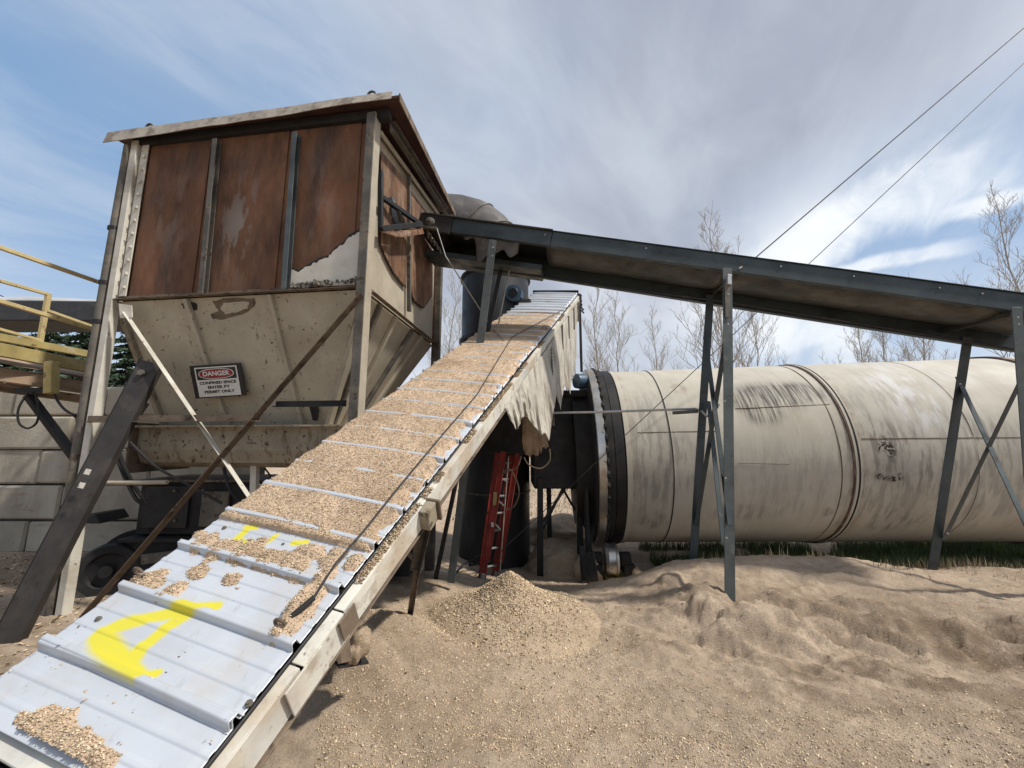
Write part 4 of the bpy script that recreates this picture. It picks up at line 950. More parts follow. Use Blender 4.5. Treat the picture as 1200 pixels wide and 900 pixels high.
# torn plastic sheet and belting hanging from the beam
tp = thing('torn_tarp', tuple(at(640, 450, 6)), 'torn pale plastic sheet hanging off the upper end of the long conveyor', 'tarp')
def curtain(top, bot, Yf, seed, mm, name, lab=None, amp=.05, nf=9, par=tp):
    nu, nv = 130, 40; top = np.array(top, float); bot = np.array(bot, float)
    u = np.linspace(0, 1, nu)
    tx = np.interp(u, np.linspace(0, 1, len(top)), top[:, 0]); ty = np.interp(u, np.linspace(0, 1, len(top)), top[:, 1])
    bx = np.interp(u, np.linspace(0, 1, len(bot)), bot[:, 0]); by = np.interp(u, np.linspace(0, 1, len(bot)), bot[:, 1])
    V = []; uu_, vv_ = np.meshgrid(u, np.linspace(0, 1, nv), indexing='ij'); CR = fbm(uu_ * 5 + seed, vv_ * 3, 3, 5); CR2 = fbm(uu_ * 14 + seed, vv_ * 6, 3, 15)
    for i in range(nu):
        for j in range(nv):
            v = j / (nv - 1); Y = (beamY(tx[i], ty[i]) + .10) if Yf is None else Yf(u[i]); x = tx[i] + (bx[i] - tx[i]) * v; y = ty[i] + (by[i] - ty[i]) * v
            w = amp * (.25 + .75 * v) * (1.3 * math.asin(math.sin(u[i] * nf * 3 * math.pi + seed + v * .9 + 1.0 * CR[i, j])) / 1.57 + .5 * math.sin(u[i] * nf * 4.7 + seed * 2 + v * 3 + 1.5 * CR[i, j]) + .8 * (CR2[i, j] - .5)); x += 5 * (CR[i, j] - .5) * v; y += 11 * (CR2[i, 0] - .5) * v ** 2
            p = at(x, y, Y + w); V.append(p)
    o = fast(name, V, gridfaces(nu, nv), mm, par); o.modifiers.new('s', 'SOLIDIFY').thickness = .002
    if lab: o['label'] = lab
    return o
ybm = lambda px: None
def beamY(px, py): return (onplane(px, py, cpt(0, WC + .09, -.2), tC)).y
Yc = lambda u: 5.0 + u * 1.25
curtain([(592, 478), (608, 455), (626, 428), (646, 402)], [(600, 500), (608, 502), (614, 486), (624, 498), (634, 508), (644, 514), (650, 476), (654, 446)], None, 1.0, 'tarp', 'sheet', nf=6)
curtain([(642, 406), (653, 390), (664, 373), (676, 357)], [(650, 456), (658, 478), (662, 452), (668, 462), (670, 442), (675, 436)], None, 2.2, 'tarp', 'sheet', nf=4)
curtain([(628, 448), (640, 434), (648, 425)], [(630, 470), (640, 490), (650, 500)], lambda u: 5.5 + .3 * u, .3, 'tarp', 'sheet', nf=3)
br = thing('hanging_belting', tuple(at(625, 510, 5.5)), 'stiff brown belting hanging below the torn plastic sheet', 'belting')
curtain([(612, 486), (624, 482), (636, 486)], [(612, 530), (620, 534), (629, 536), (634, 528), (643, 524)], lambda u: 5.35 + .25 * u, .5, 'card', 'flap', amp=.02, nf=2, par=br)
ch = thing('hanging_chain', tuple(at(648, 450, 5.6)), 'rusty chain hanging down in front of the torn plastic sheet', 'chain')
def chain(m):
    a_, b_ = at(646, 408, 5.25), at(649, 478, 5.25)
    for k in range(34):
        p = lerp(a_, b_, k / 33); ax = Vector((1, 0, 0)) if k % 2 else Vector((0, 1, 0))
        m.tube([p + ax * math.cos(q) * .011 + up * math.sin(q) * .022 for q in np.linspace(0, 2 * math.pi, 9)], .0045, 5)
part('links', 'dirtysteel', ch, chain)

# ------------------------------------------------------------------ overhead conveyor (dark green grey)
def nearline(px):   # top edge near side
    t = (px - 500) / 700
    return at(px, 252 + 93 * t, 1 / ((1 - t) / 5.05 + t / 4.0))
NA = nearline(497); NB = nearline(1290); dG = (NB - NA).normalized()
wG = Vector((-dG.y, dG.x, 0)).normalized(); nG = dG.cross(wG).normalized()
if nG.z < 0: nG = -nG
WG = .80; HG = .20; HF = .34
Lg = (NB - NA).length
def GP(s, w, h): return NA + dG * s + wG * w + nG * h
ovc = thing('overhead_conveyor', tuple(at(855, 697, 4.35)), 'dark green grey trough conveyor on tall angle legs running over the drum to the hopper', 'conveyor')
def sG(px):   # distance along for near line pixel
    return (nearline(px) - NA).length
cut = sG(648)
def gch(s0, s1, w, side, mm='green'):
    return part('side_channel', mm, ovc, lambda m: m.channel(GP(s0, w, -HG / 2), GP(s1, w, -HG / 2), .055, HG, .008, up=nG, side=side), bevel=.002)
sd = 1 if dG.cross(nG).dot(wG) > 0 else -1
gch(sG(560) - .35, cut - .004, 0, sd); gch(cut + .004, Lg, 0, sd)
part('side_channel', 'green', ovc, lambda m: m.channel(GP(.1, WG, -HF / 2), GP(Lg, WG, -HF / 2), .06, HF, .008, up=nG, side=-sd), bevel=.002)
part('top_lid', 'pan', ovc, lambda m: m.bar(GP(.0, WG / 2, .012), GP(cut, WG / 2, .012), WG + .08, .012, up=nG))
part('top_lid', 'green', ovc, lambda m: m.bar(GP(cut, WG / 2, .008), GP(Lg, WG / 2, .008), WG + .04, .008, up=nG))
# curved pan slung between the channels
def pan(m, s0, s1):
    n = 12; o = len(m.v)
    ns = max(2, int((s1 - s0) / .12))
    for i in range(ns + 1):
        s_ = s0 + (s1 - s0) * i / ns
        for k in range(n + 1):
            t = k / n; m.v.append(GP(s_, .03 + (WG - .06) * t, -HG + .03 + .05 * t - .07 * math.sin(math.pi * t) ** .7 + .004 * math.sin(s_ * 5 + t * 6)))
    for i in range(ns):
        for k in range(n): m.f.append((o + i * (n + 1) + k, o + i * (n + 1) + k + 1, o + (i + 1) * (n + 1) + k + 1, o + (i + 1) * (n + 1) + k))
s853 = sG(862)
for a_, b_ in ((cut - .05, s853 - .01), (s853 + .01, sG(1188) - .02), (sG(1188) + .02, Lg)):
    o = part('trough_pan', 'pan', ovc, lambda m: pan(m, a_, b_), smooth=True); o.modifiers.new('s', 'SOLIDIFY').thickness = .004
part('belt', 'rubber', ovc, lambda m: m.bar(GP(.3, WG / 2, -.06), GP(Lg, WG / 2, -.06), WG * .8, .012, up=nG))
for s_ in (s853, sG(1188)):
    part('pan_band', 'pan', ovc, lambda m: m.bar(GP(s_, .01, -HG - .03), GP(s_, WG - .01, -HG - .0), .012, .07, up=nG))
for x in (640, 758, 915, 1000, 1100, 1150):
    s_ = sG(x); part('bolt', 'lightwire', ovc, lambda m: m.lathe(GP(s_, -.006, -.06), -wG, [(0, .010), (.008, .010), (.008, 0)], 6))
# head end: pulley, frame, torn pan
part('head_pulley', 'flatblack', ovc, lambda m: m.lathe(GP(.15, .03, -.12), wG, [(0, .0), (0, .10), (WG - .06, .10), (WG - .06, 0)], 20), smooth=True)
part('head_frame', 'flatblack', ovc, lambda m: (m.bar(GP(-.05, .0, -.10), GP(.45, .0, -.12), .05, .24, up=nG), m.bar(GP(-.05, WG, -.10), GP(.4, WG, -.12), .05, .26, up=nG), m.bar(GP(.05, .0, -.24), GP(.05, WG, -.24), .07, .06, up=nG)), bevel=.006)
part('bearing', 'dirtysteel', ovc, lambda m: (m.lathe(GP(.14, -.03, -.12), -wG, [(0, .07), (.04, .06), (.05, .03), (.09, .03), (.09, 0)], 14), m.bar(GP(.02, -.05, -.21), GP(.28, -.05, -.21), .05, .04, up=nG)), bevel=.004)
part('scraper_blades', 'dirtysteel', ovc, lambda m: [m.bar(GP(.12 + .05 * k, -.02 + .02 * k, -.22 - .05 * k), GP(.16 + .05 * k, .0 + .02 * k, -.34 - .04 * k), .03, .012) for k in range(5)])
part('lower_chute', 'green', ovc, lambda m: m.bar(GP(.0, .52, -.40), GP(cut - .1, .52, -.37), .4, .08, up=nG), bevel=.004)
tn = MB(); 
def torn(m):
    s0, s1 = sG(545), sG(612); nu, nv = 20, 16; o = len(m.v)
    for i in range(nu + 1):
        for j in range(nv + 1):
            u, v = i / nu, j / nv; drop = .05 + .05 * math.sin(u * 23) * v + .34 * math.exp(-((u - .42) / .16) ** 2) + .16 * sm(np.float64(u), .5, .8)
            m.v.append(GP(s0 + (s1 - s0) * u, .04 + .05 * v + .015 * math.sin(u * 17 + v * 3), -HG + .05 - drop * v))
    for i in range(nu):
        for j in range(nv): m.f.append((o + i * (nv + 1) + j, o + i * (nv + 1) + j + 1, o + (i + 1) * (nv + 1) + j + 1, o + (i + 1) * (nv + 1) + j))
o = part('torn_pan', 'duct', ovc, torn, smooth=True); o.modifiers.new('s', 'SOLIDIFY').thickness = .004
# legs: (top px, Y) -> (base px, Y)
def gleg(x0, y0, Y0, x1, y1, Y1, mm='legsteel', w=.085, name='leg', ext=.2, d=.05):
    a_, b_ = at(x0, y0, Y0), at(x1, y1, Y1); b2_ = b_ + (b_ - a_).normalized() * ext
    return part(name, mm, ovc, lambda m: m.angle(a_, b2_, d, w, .008, up=Vector((-1, 0, 0)), side=-1), bevel=.002)
def fleg(x0, y0, Y0, x1, y1, Y1, mm='legsteel', w=.085, name='leg', ext=.2, d=.05):
    a_, b_ = at(x0, y0, Y0), at(x1, y1, Y1); b2_ = b_ + (b_ - a_).normalized() * ext
    def f(m):
        dd = (b2_ - a_).normalized(); m.bar(a_, b2_, w, .009, up=Vector((0, -1, 0))); m.bar(a_, b2_, .009, d, up=Vector((0, -1, 0)), off=(-w / 2 - .005, -d / 2))
    return part(name, mm, ovc, f, bevel=.002)
fleg(852, 314, 4.36, 855, 697, 4.33, w=.105)
fleg(832, 345, 5.12, 812, 657, 5.3, 'green', w=.10)
fleg(1191, 360, 3.92, 1206, 560, 4.1, 'legsteel', w=.11, ext=1.5)
fleg(1134, 395, 4.75, 1092, 671, 5.25, 'green', w=.12)
fleg(577, 281, 4.82, 530, 665, 5.3, 'legsteel', w=.09)
fleg(587, 313, 5.4, 512, 668, 5.7, 'black', w=.05)
gleg(597, 316, 5.35, 560, 500, 5.5, 'lightwire', .02, name='rod', d=.02)
fleg(826, 395, 4.98, 848, 560, 4.42, 'green', .05, 'brace', .5, .03)
fleg(853, 380, 4.40, 818, 600, 5.2, 'green', .05, 'brace', .2, .03)
fleg(830, 470, 5.1, 848, 640, 4.42, 'green', .05, 'brace', .0, .03)
fleg(1122, 442, 4.9, 1205, 620, 4.2, 'legsteel', .065, 'brace', .3, .03)
fleg(1204, 430, 4.1, 1106, 632, 5.15, 'legsteel', .05, 'brace', .0, .03)
for (x_, y_, Y_) in ((853, 345, 4.31), (853, 380, 4.31), (849, 470, 4.30), (850, 560, 4.29), (851, 630, 4.28), (1192, 372, 3.86), (1193, 380, 3.86), (1125, 450, 4.78), (1110, 625, 5.05), (578, 290, 4.78), (577, 300, 4.78)):
    part('bolt', 'lightwire', ovc, lambda m: m.lathe(at(x_, y_, Y_), (0, -1, 0), [(0, .011), (.01, .011), (.01, 0)], 6))
part('splice_plate', 'dirtysteel', ovc, lambda m: m.bar(at(852, 332, 4.335), at(853, 372, 4.335), .06, .008, up=(0, -1, 0)), bevel=.002)
part('junction_box', 'alu', ovc, lambda m: m.bar(at(854, 322, 4.32), at(854, 334, 4.32), .05, .05), bevel=.004)
# signal cable under the conveyor
uc = thing('power_cable', tuple(at(900, 360, 5.0)), 'black cable strung below the dark overhead conveyor from end to end', 'cable')
part('wire', 'rubber', uc, lambda m: m.tube([at(512, 303, 5.6), at(560, 314, 5.5), at(610, 321, 5.4), at(700, 334, 5.2), at(853, 354, 4.9), at(1000, 378, 4.7), at(1190, 410, 4.4), at(1290, 424, 4.3)], .014, 6), smooth=True)
uc2 = thing('guy_wire', tuple(at(560, 650, 5.7)), 'thin guy wire slanting across the cream drum down to the charcoal tank', 'cable')
part('wire', 'wire', uc2, lambda m: m.tube([at(556, 690 - 15, 5.85), at(1290, -10, 5.7)], .0065, 6))
uc3 = thing('tie_rope', tuple(at(870, 310, 4.5)), 'dark cable running from the overhead conveyor leg up out of the sky corner', 'cable')
part('wire', 'wire', uc3, lambda m: m.tube([at(876, 310, 4.7), at(1300, -53, 4.9)], .0085, 6))
part('knot', 'fascia', uc3, lambda m: m.tube([at(866, 315, 4.4), at(877, 307, 4.5)], .009, 6))
pp_ = thing('conduit', tuple(at(730, 482, 5.7)), 'thin pale horizontal pipe running past the bright tyre to the trestle', 'pipe')
part('pipe', 'alu', pp_, lambda m: m.tube([at(640, 484, 5.75), at(700, 483, 5.7), at(815, 479, 5.3), at(822, 482, 5.2), at(828, 488, 5.2), at(836, 485, 5.1), at(842, 474, 4.9)], .017, 8), smooth=True)
part('perforated_strap', 'dirtysteel', pp_, lambda m: m.bar(at(788, 484, 5.35), at(818, 482, 5.25), .02, .045, up=up))

# ------------------------------------------------------------------ charcoal tank with flange, duct elbow
TY = 8.0; tcx = (at(537, 660, TY).x + at(620, 640, TY).x) / 2 - .0; tr = .715
tz0 = gz(tcx, 7.3) - .1
TKx = tcx
tk = thing('cyclone_tank', (TKx, TY, tz0), 'tall charcoal cylindrical tank with a big grey duct elbow on top', 'tank')
zfl = at(580, 331, TY).z
part('shell', 'tank', tk, lambda m: m.lathe((TKx, TY, tz0), (0, 0, 1), [(0, tr), (.02, tr + .02), (.06, tr + .02), (.061, tr), (zfl - tz0, tr)], 64), smooth=True)
part('flange', 'black', tk, lambda m: m.lathe((TKx, TY, zfl), (0, 0, 1), [(0, tr - .01), (0, tr + .045), (.05, tr + .045), (.05, tr - .02)], 64))
part('band', 'black', tk, lambda m: m.lathe((TKx, TY, at(541, 402, TY).z), (0, 0, 1), [(-.03, tr), (-.03, tr + .05), (.03, tr + .05), (.03, tr)], 64))
part('band', 'dirtysteel', tk, lambda m: m.lathe((TKx, TY, at(545, 580, TY - .7).z), (0, 0, 1), [(-.012, tr), (-.012, tr + .012), (.012, tr + .012), (.012, tr)], 64))
rd = .655; zt = zfl + .02
path = [Vector((TKx + .08, TY, zt - .02)), Vector((TKx + .04, TY, zt + .48))]
cb_ = Vector((TKx - .95, TY, zt + .40))
for a_ in (14, 15, 36, 37, 60, 61, 84): path.append(cb_ + Vector((.95 * math.cos(R(a_)), 0, .95 * math.sin(R(a_)) * .95)))
path += [cb_ + Vector((-.15, 0, .92)), cb_ + Vector((-1.3, 0, .75))]
part('duct_elbow', 'duct', tk, lambda m: m.tube(path, rd, 56), smooth=True)
for i_ in (4, 6):
    dd_ = (path[i_ + 1] - path[i_ - 1]).normalized()
    part('duct_seam', 'dirtysteel', tk, lambda m: m.lathe(path[i_], dd_, [(-.015, rd - .02), (-.015, rd + .02), (.015, rd + .02), (.015, rd - .02)], 56))
mc = at(605, 345, TY - .6); 
mo = part('motor', 'blue', tk, lambda m: (m.lathe(mc + Vector((0, .1, 0)), (-.25, -1, -.1), [(0, .10), (0, .15), (.20, .15), (.22, .17), (.25, .17), (.26, .10)], 24), [m.bar(mc + Vector((.16 * math.cos(k), .1, .16 * math.sin(k))), mc + Vector((.16 * math.cos(k) - .045, -.08, .16 * math.sin(k) - .02)), .012, .012) for k in np.linspace(0, 6.28, 14, endpoint=False)]), smooth=True)
part('fan_guard', 'signblack', mo, lambda m: m.lathe(mc + Vector((-.065, -.16, -.026)), (-.25, -1, -.1), [(0, .10), (.012, .09), (.012, 0)], 20))
part('gearbox', 'black', tk, lambda m: m.box((mc.x - .05, mc.y - .02, mc.z - .26), (mc.x + .30, mc.y + .3, mc.z - .08)), bevel=.03)

# ------------------------------------------------------------------ inlet housing on legs
ih = thing('inlet_housing', (.9, 7.0, -.5), 'black box shaped furnace inlet on thin legs between the tank and the drum', 'housing')
hx0, hx1 = at(622, 520, 6.9).x + .05, at(697, 520, 6.9).x; hz0 = at(650, 573, 6.9).z; hz1 = at(680, 462, 6.9).z
part('body', 'black', ih, lambda m: m.box((hx0, 6.9, hz0), (hx1, 8.2, hz1)), bevel=.02)
part('top_ledge', 'flatblack', ih, lambda m: m.box((at(655, 462, 6.8).x, 6.78, hz1 - .05), (hx1 + .02, 7.6, hz1 + .06)), bevel=.01)
part('side_chute', 'flatblack', ih, lambda m: m.hexa([at(552, 533, 6.75), at(640, 533, 6.75), at(640, 533, 7.1), at(552, 533, 7.1)], [at(575, 490, 6.75), at(640, 470, 6.75), at(640, 470, 7.1), at(575, 490, 7.1)]), bevel=.01)
part('intake_ring', 'flatblack', ih, lambda m: m.lathe((hx1, 7.55, 1.48), (1, -.09, .02), [(-.1, 1.0), (0, 1.30), (.12, 1.34), (.14, 1.2)], 48), smooth=True)
for (x0, y0, x1, y1, Y, w) in ((633, 560, 633, 671, 6.88, .10), (643, 560, 644, 644, 7.9, .09), (676, 500, 680, 640, 6.95, .10), (684, 560, 690, 640, 7.9, .08)):
    a_, b_ = at(x0, y0, Y), at(x1, y1, Y); part('leg', 'black', ih, lambda m: m.bar(a_, b_ + Vector((0, 0, -.12)), w, w * .8), bevel=.004)
for (x0, y0, x1, y1, Y) in ((636, 612, 670, 560, 7.2), (645, 548, 690, 625, 7.4), (664, 560, 690, 610, 7.8), (668, 555, 636, 620, 7.5)):
    part('brace', 'black', ih, lambda m: m.bar(at(x0, y0, Y), at(x1, y1, Y), .055, .04))
part('hanging_pipe', 'black', ih, lambda m: m.lathe(at(690, 655, 6.5), (0, 0, 1), [(0, .12), (.10, .10), (.14, .05), (1.3, .05)], 12), smooth=True)
part('blue_fitting', 'blue', ih, lambda m: m.lathe(at(683, 447, 6.8), (-.9, -.4, 0), [(-.1, .10), (.0, .14), (.14, .13), (.16, .08), (.16, 0)], 18), smooth=True)
hs = thing('air_hose', tuple(at(630, 560, 6.3)), 'thin pale hose looping over the top of the red ladder', 'hose')
part('tube', 'brownsteel', hs, lambda m: (hose(m, [(611, 534, 6.1), (606, 548, 6.1), (596, 552, 6.1), (588, 556, 6.1), (597, 550, 6.1), (606, 565, 6.1), (608, 580, 6.1), (602, 594, 6.1), (594, 597, 6.1)], .011), hose(m, [(614, 536, 6.1), (620, 545, 6.1), (634, 549, 6.1), (644, 540, 6.1), (644, 526, 6.1)], .011)), smooth=True)
bh = thing('black_hose', tuple(at(553, 657, 7.0)), 'black hose coiled on the ground beside the charcoal tank', 'hose')
part('tube', 'rubber', bh, lambda m: hose(m, [(566, 650, 6.9), (556, 655, 6.95), (550, 662, 7.0), (560, 660, 6.9), (566, 654, 6.9), (545, 660, 6.9), (530, 676, 6.2), (512, 684, 5.8)], .018), smooth=True)

# ------------------------------------------------------------------ red ladder
ld = thing('extension_ladder', tuple(at(572, 680, 6.35)), 'red fibreglass ladder leaning upright against the charcoal tank', 'ladder')
La, Lb = at(565, 678, 6.28), at(580, 675, 6.75); Ta, Tb = at(585, 531, 6.42), at(600, 531, 6.85)
ldd = (Ta - La).normalized(); wn = (Lb - La).normalized()
def lrail(a_, b_, mm, w=.11): part('rail', mm, ld, lambda m: m.channel(a_, b_, .03, w, .006, up=Vector((-1, .2, 0)), side=1), bevel=.002)
lrail(La - wn * .0, Ta, 'red', .12); lrail(Lb, Tb, 'red', .10)
La2 = La - wn * .12 + Vector((.12, 0, .25)); Ta2 = Ta - wn * .12 + Vector((.12, 0, .0))
lrail(La2, Ta2, 'red', .09); lrail(Lb + Vector((.10, -.1, .25)), Tb + Vector((.10, -.1, 0)), 'red', .08)
for k in range(7):
    t = (k + .6) / 7.2; part('rung', 'alu', ld, lambda m: m.tube([lerp(La, Ta, t), lerp(Lb, Tb, t)], .018, 8), smooth=True)
for k in range(3):
    t = .35 + k * .2; part('rung', 'alu', ld, lambda m: m.tube([lerp(La2, Ta2, t), lerp(Lb, Tb, t)], .014, 8), smooth=True)
part('foot', 'alu', ld, lambda m: (m.bar(La - ldd * .06, La + ldd * .08, .10, .07), m.bar(Lb - ldd * .06, Lb + ldd * .08, .09, .06)), bevel=.006)
part('rung_lock', 'alu', ld, lambda m: m.bar(at(577, 612, 6.18), at(577, 618, 6.18), .05, .04), bevel=.01)
part('sticker', 'yellow', ld, lambda m: m.bar(at(580.5, 577, 6.20), at(579.5, 592, 6.20), .055, .004, up=(0, -1, 0)))
part('pull_rope', 'fascia', ld, lambda m: m.tube([at(596, 535, 6.3), at(586, 668, 6.25)], .008, 5))

# ------------------------------------------------------------------ rotary drum
A0 = Vector((2.37, 7.5, 1.475)); A1 = Vector((9.35, 6.87, 1.635)); aD = (A1 - A0).normalized(); RD = 1.573
dr = thing('rotary_drum', (5, 7.1, 1.5), 'huge cream horizontal rotary dryer drum with riding rings lying across the right side', 'dryer drum')
def AX(u): return A0 + aD * u
xv = Vector((0, -1, 0)); xv = (xv - aD * xv.dot(aD)).normalized(); zv = aD.cross(xv).normalized()
if zv.z < 0: zv = -zv
def drum_uv(px, py):   # sight line against the cylinder -> distance along axis, angle above the front
    r = ray(px, py).normalized(); oc = O - A0; rp = r - aD * r.dot(aD); op = oc - aD * oc.dot(aD)
    a_ = rp.dot(rp); b_ = 2 * rp.dot(op); c_ = op.dot(op) - RD * RD; disc = b_ * b_ - 4 * a_ * c_
    t = (-b_ - math.sqrt(max(disc, 0))) / (2 * a_); p = O + r * t; u = (p - A0).dot(aD); v = p - A0 - aD * u
    return u, math.atan2(v.dot(zv), v.dot(xv))
U0 = drum_uv(735, 540)[0]; U1 = 11.5
nu, nv = 760, 400
uu = np.linspace(U0, U1, nu); th = np.linspace(-math.pi, math.pi, nv)
UU, TH = np.meshgrid(uu, th, indexing='ij')
dents = .011 * (fbm(UU * 1.3, TH * 2.2, 3, 9) - .5)
seams_u = [drum_uv(x, y)[0] for x, y in ((789, 540), (1143, 520))]
rad = np.full_like(UU, RD) + dents
for su in seams_u: rad += .006 * np.exp(-((UU - su) / .012) ** 2)
def mask(lst):
    out = np.zeros_like(UU)
    for x, y, ru, rt, a_ in lst:
        u0, t0 = drum_uv(x, y); d2 = ((UU - u0) / ru) ** 2 + ((TH - t0) * RD / rt) ** 2
        out = np.maximum(out, a_ * np.clip(1.6 * np.exp(-d2 ** 1.5), 0, 1))
    return out
mGrey = mask([(1035, 520, .28, .45, 1), (1075, 540, .3, .5, .9), (1095, 560, .25, .4, .8), (1045, 610, .35, .25, .9), (1000, 610, .25, .2, .6), (770, 560, .3, .45, .7), (800, 540, .35, .4, .6), (1150, 600, .5, .2, .6), (1160, 520, .3, .4, .7), (1120, 555, .3, .5, .6), (765, 610, .2, .2, .8), (970, 600, .08, .08, 1.0), (760, 470, .3, .2, .4), (880, 600, .5, .15, .5), (1060, 560, .9, .9, .55), (1160, 560, .9, .8, .55), (1030, 470, .5, .3, .45), (930, 560, .8, .6, .30), (760, 540, .3, 1.0, .6), (1100, 500, .6, .3, .5)])
mWhite = mask([(1055, 455, .45, .5, 1), (1080, 480, .3, .3, .9), (1040, 430, .5, .4, .6), (1110, 440, .35, .3, .4)])
mSoot = mask([(905, 463, .62, .26, 1.0), (935, 460, .38, .22, 1.0), (885, 471, .34, .22, 1.0), (895, 484, .26, .18, .85)])
mScr = mask([(1036, 520, .05, .11, 1), (1044, 528, .06, .12, 1), (1030, 524, .03, .07, 1), (1047, 561, .07, .045, 1), (1030, 558, .05, .04, 1), (1038, 560, .05, .03, 1), (1055, 559, .04, .05, 1)])
uR = drum_uv(1006, 540)[0]
mRust = np.clip(.8 * np.exp(-((UU - uR) / .11) ** 2) + .7 * np.exp(-((UU - U0 - .03) / .09) ** 2) + mask([(795, 455, .15, .12, .5)]), 0, 1)
ca, sa = np.cos(TH), np.sin(TH)
V = np.array(A0) + UU[..., None] * np.array(aD) + (rad * ca)[..., None] * np.array(xv) + (rad * sa)[..., None] * np.array(zv)
fast('drum_shell', V.reshape(-1, 3), gridfaces(nu, nv), 'drum', dr, attrs={'grey': mGrey, 'white': mWhite, 'soot': mSoot, 'scrib': mScr, 'rust': mRust})
def dring(name, mm, u0, u1, r0, n=128, prof=None, lab=None):
    P = prof or [(u0, RD - .02), (u0, r0), (u1, r0), (u1, RD - .02)]
    o = part(name, mm, dr, lambda m: m.lathe(A0, aD, P, n), smooth=True)
    if lab: o['label'] = lab
    return o
# riding ring at px ~ 1000: two dark hoops with a groove, lighter shoulders
M['hoop'] = mat('brown_hoop', (.10, .06, .04), .75, 0, .3, 5, [dict(c=(.3, .26, .2), s=4, t=.55, w=.1, a=.5)], .2, 50)
u_ = uR
dring('riding_hoop', 'hoop', u_ - .075, u_ - .055, RD + .018); dring('riding_hoop', 'drum', u_ - .048, u_ - .014, RD + .022); dring('riding_hoop', 'flatblack', u_ - .008, u_ + .010, RD + .026); dring('riding_hoop', 'drum', u_ + .014, u_ + .040, RD + .022)
ub = drum_uv(983, 520)[0]; dring('weld_band', 'hoop', ub - .006, ub + .006, RD + .006)
dring('weld_band', 'flatblack', seams_u[0] - .008, seams_u[0] + .008, RD + .010)
dring('weld_band', 'hoop', seams_u[1] - .005, seams_u[1] + .005, RD + .007)
ue = drum_uv(1290, 500)[0]; dring('riding_hoop', 'hoop', ue - .05, ue + .05, RD + .03)
# longitudinal weld seams
def lseam(pts, w=.007):
    P = []
    for x, y in pts:
        u, t = drum_uv(x, y); P.append((u, t))
    (ua, ta), (ub_, tb) = P[0], P[-1]; pp = []
    for k in range(20):
        f = k / 19; u = ua + (ub_ - ua) * f; t = ta + (tb - ta) * f + random.uniform(-.001, .001)
        pp.append(A0 + aD * u + (xv * math.cos(t) + zv * math.sin(t)) * (RD + .002))
    part('weld_seam', 'hoop', dr, lambda m: m.tube(pp, w, 5))
lseam([(862, 479), (972, 474)], .006); lseam([(1010, 514), (1292, 512)]); lseam([(865, 543), (925, 544)], .004); lseam([(747, 507), (840, 505)], .005)
# left end: tyre, gear, shoulder
uT = drum_uv(740, 540)[0]
xs = lambda px: drum_uv(px, 545)[0]
g0, g1 = xs(712), xs(735)
dring('end_shoulder', 'drum', xs(735), xs(741), RD + .014)
dring('black_band', 'black', xs(722), xs(733), RD + .03, lab='black band beside the gear'); dring('girth_gear', 'flatblack', xs(713), xs(721), RD + .05)
t0_, t1_ = xs(701), xs(711)
RT = RD + .075
dring('tyre', 'ring', 0, 0, 0, prof=[(t0_, RD - .3), (t0_, RT - .01), (t0_ + .01, RT), (t1_ - .01, RT), (t1_, RT - .01), (t1_, RD - .3)], lab='bright worn steel tyre')
def teeth(m):
    n = 220; o = len(m.v)
    for k in range(n):
        t = 2 * math.pi * k / n; c = xv * math.cos(t) + zv * math.sin(t); r_ = RT + (.02 if (k // 2) % 2 else -.03)
        for u_2, r2 in ((t1_ + .003, r_), (t1_ + .035, r_), (t1_ + .035, RD), (t1_ + .003, RD)): m.v.append(A0 + aD * u_2 + c * r2)
    for k in range(n):
        for j in range(4): m.f.append((o + k * 4 + j, o + k * 4 + (j + 1) % 4, o + ((k + 1) % n) * 4 + (j + 1) % 4, o + ((k + 1) % n) * 4 + j))
part('toothed_ring', 'flatblack', dr, teeth)
dring('end_disc', 'flatblack', 0, 0, 0, prof=[(t0_ - .03, .3), (t0_ - .03, RD - .02), (t0_ + .05, RD - .02), (t0_ + .05, .3)])
dring('neck', 'flatblack', 0, 0, 0, prof=[(t0_ - .3, .9), (t0_ - .3, 1.25), (t0_ - .03, 1.25)])

# support roller
rc = at(716, 655, 6.45); rs = thing('support_roller', (rc.x, rc.y, rc.z - .35), 'shiny steel support roller on a yellow base under the drum tyre', 'roller')
part('roller', 'ring', rs, lambda m: m.lathe(rc, aD, [(-.10, .05), (-.10, .22), (-.06, .25), (-.05, .235), (.05, .235), (.06, .25), (.10, .22), (.10, .05)], 40), smooth=True)
for k in (-1, 1):
    part('bearing', 'flatblack', rs, lambda m: (m.lathe(rc + aD * (k * .22), aD, [(-.08, .0), (-.08, .11), (.08, .11), (.08, 0)], 16), m.box((rc.x + k * .26 - .09, rc.y - .13, rc.z - .20), (rc.x + k * .26 + .09, rc.y + .13, rc.z - .06))), bevel=.01)
M['ybase'] = mat('dull_yellow_base', (.27, .20, .05), .8, 0, .2, 5, [dict(c=(.25, .19, .13), s=4, t=.5, w=.12, a=.7)], .2, 50)
part('base_beam', 'ybase', rs, lambda m: m.box((rc.x - .12, rc.y - .18, rc.z - .42), (rc.x + .46, rc.y + .2, rc.z - .25)), bevel=.008)
part('guard_plate', 'tank', rs, lambda m: m.hexa([at(687, 682, 6.2), at(702, 682, 6.15), at(702, 682, 6.2), at(687, 682, 6.25)], [at(684, 650, 6.2), at(696, 646, 6.15), at(696, 646, 6.2), at(684, 650, 6.25)]), bevel=.005)
part('post', 'black', rs, lambda m: m.bar(at(682, 640, 6.3), at(684, 680, 6.3), .08, .08), bevel=.005)
lumpm = MB()
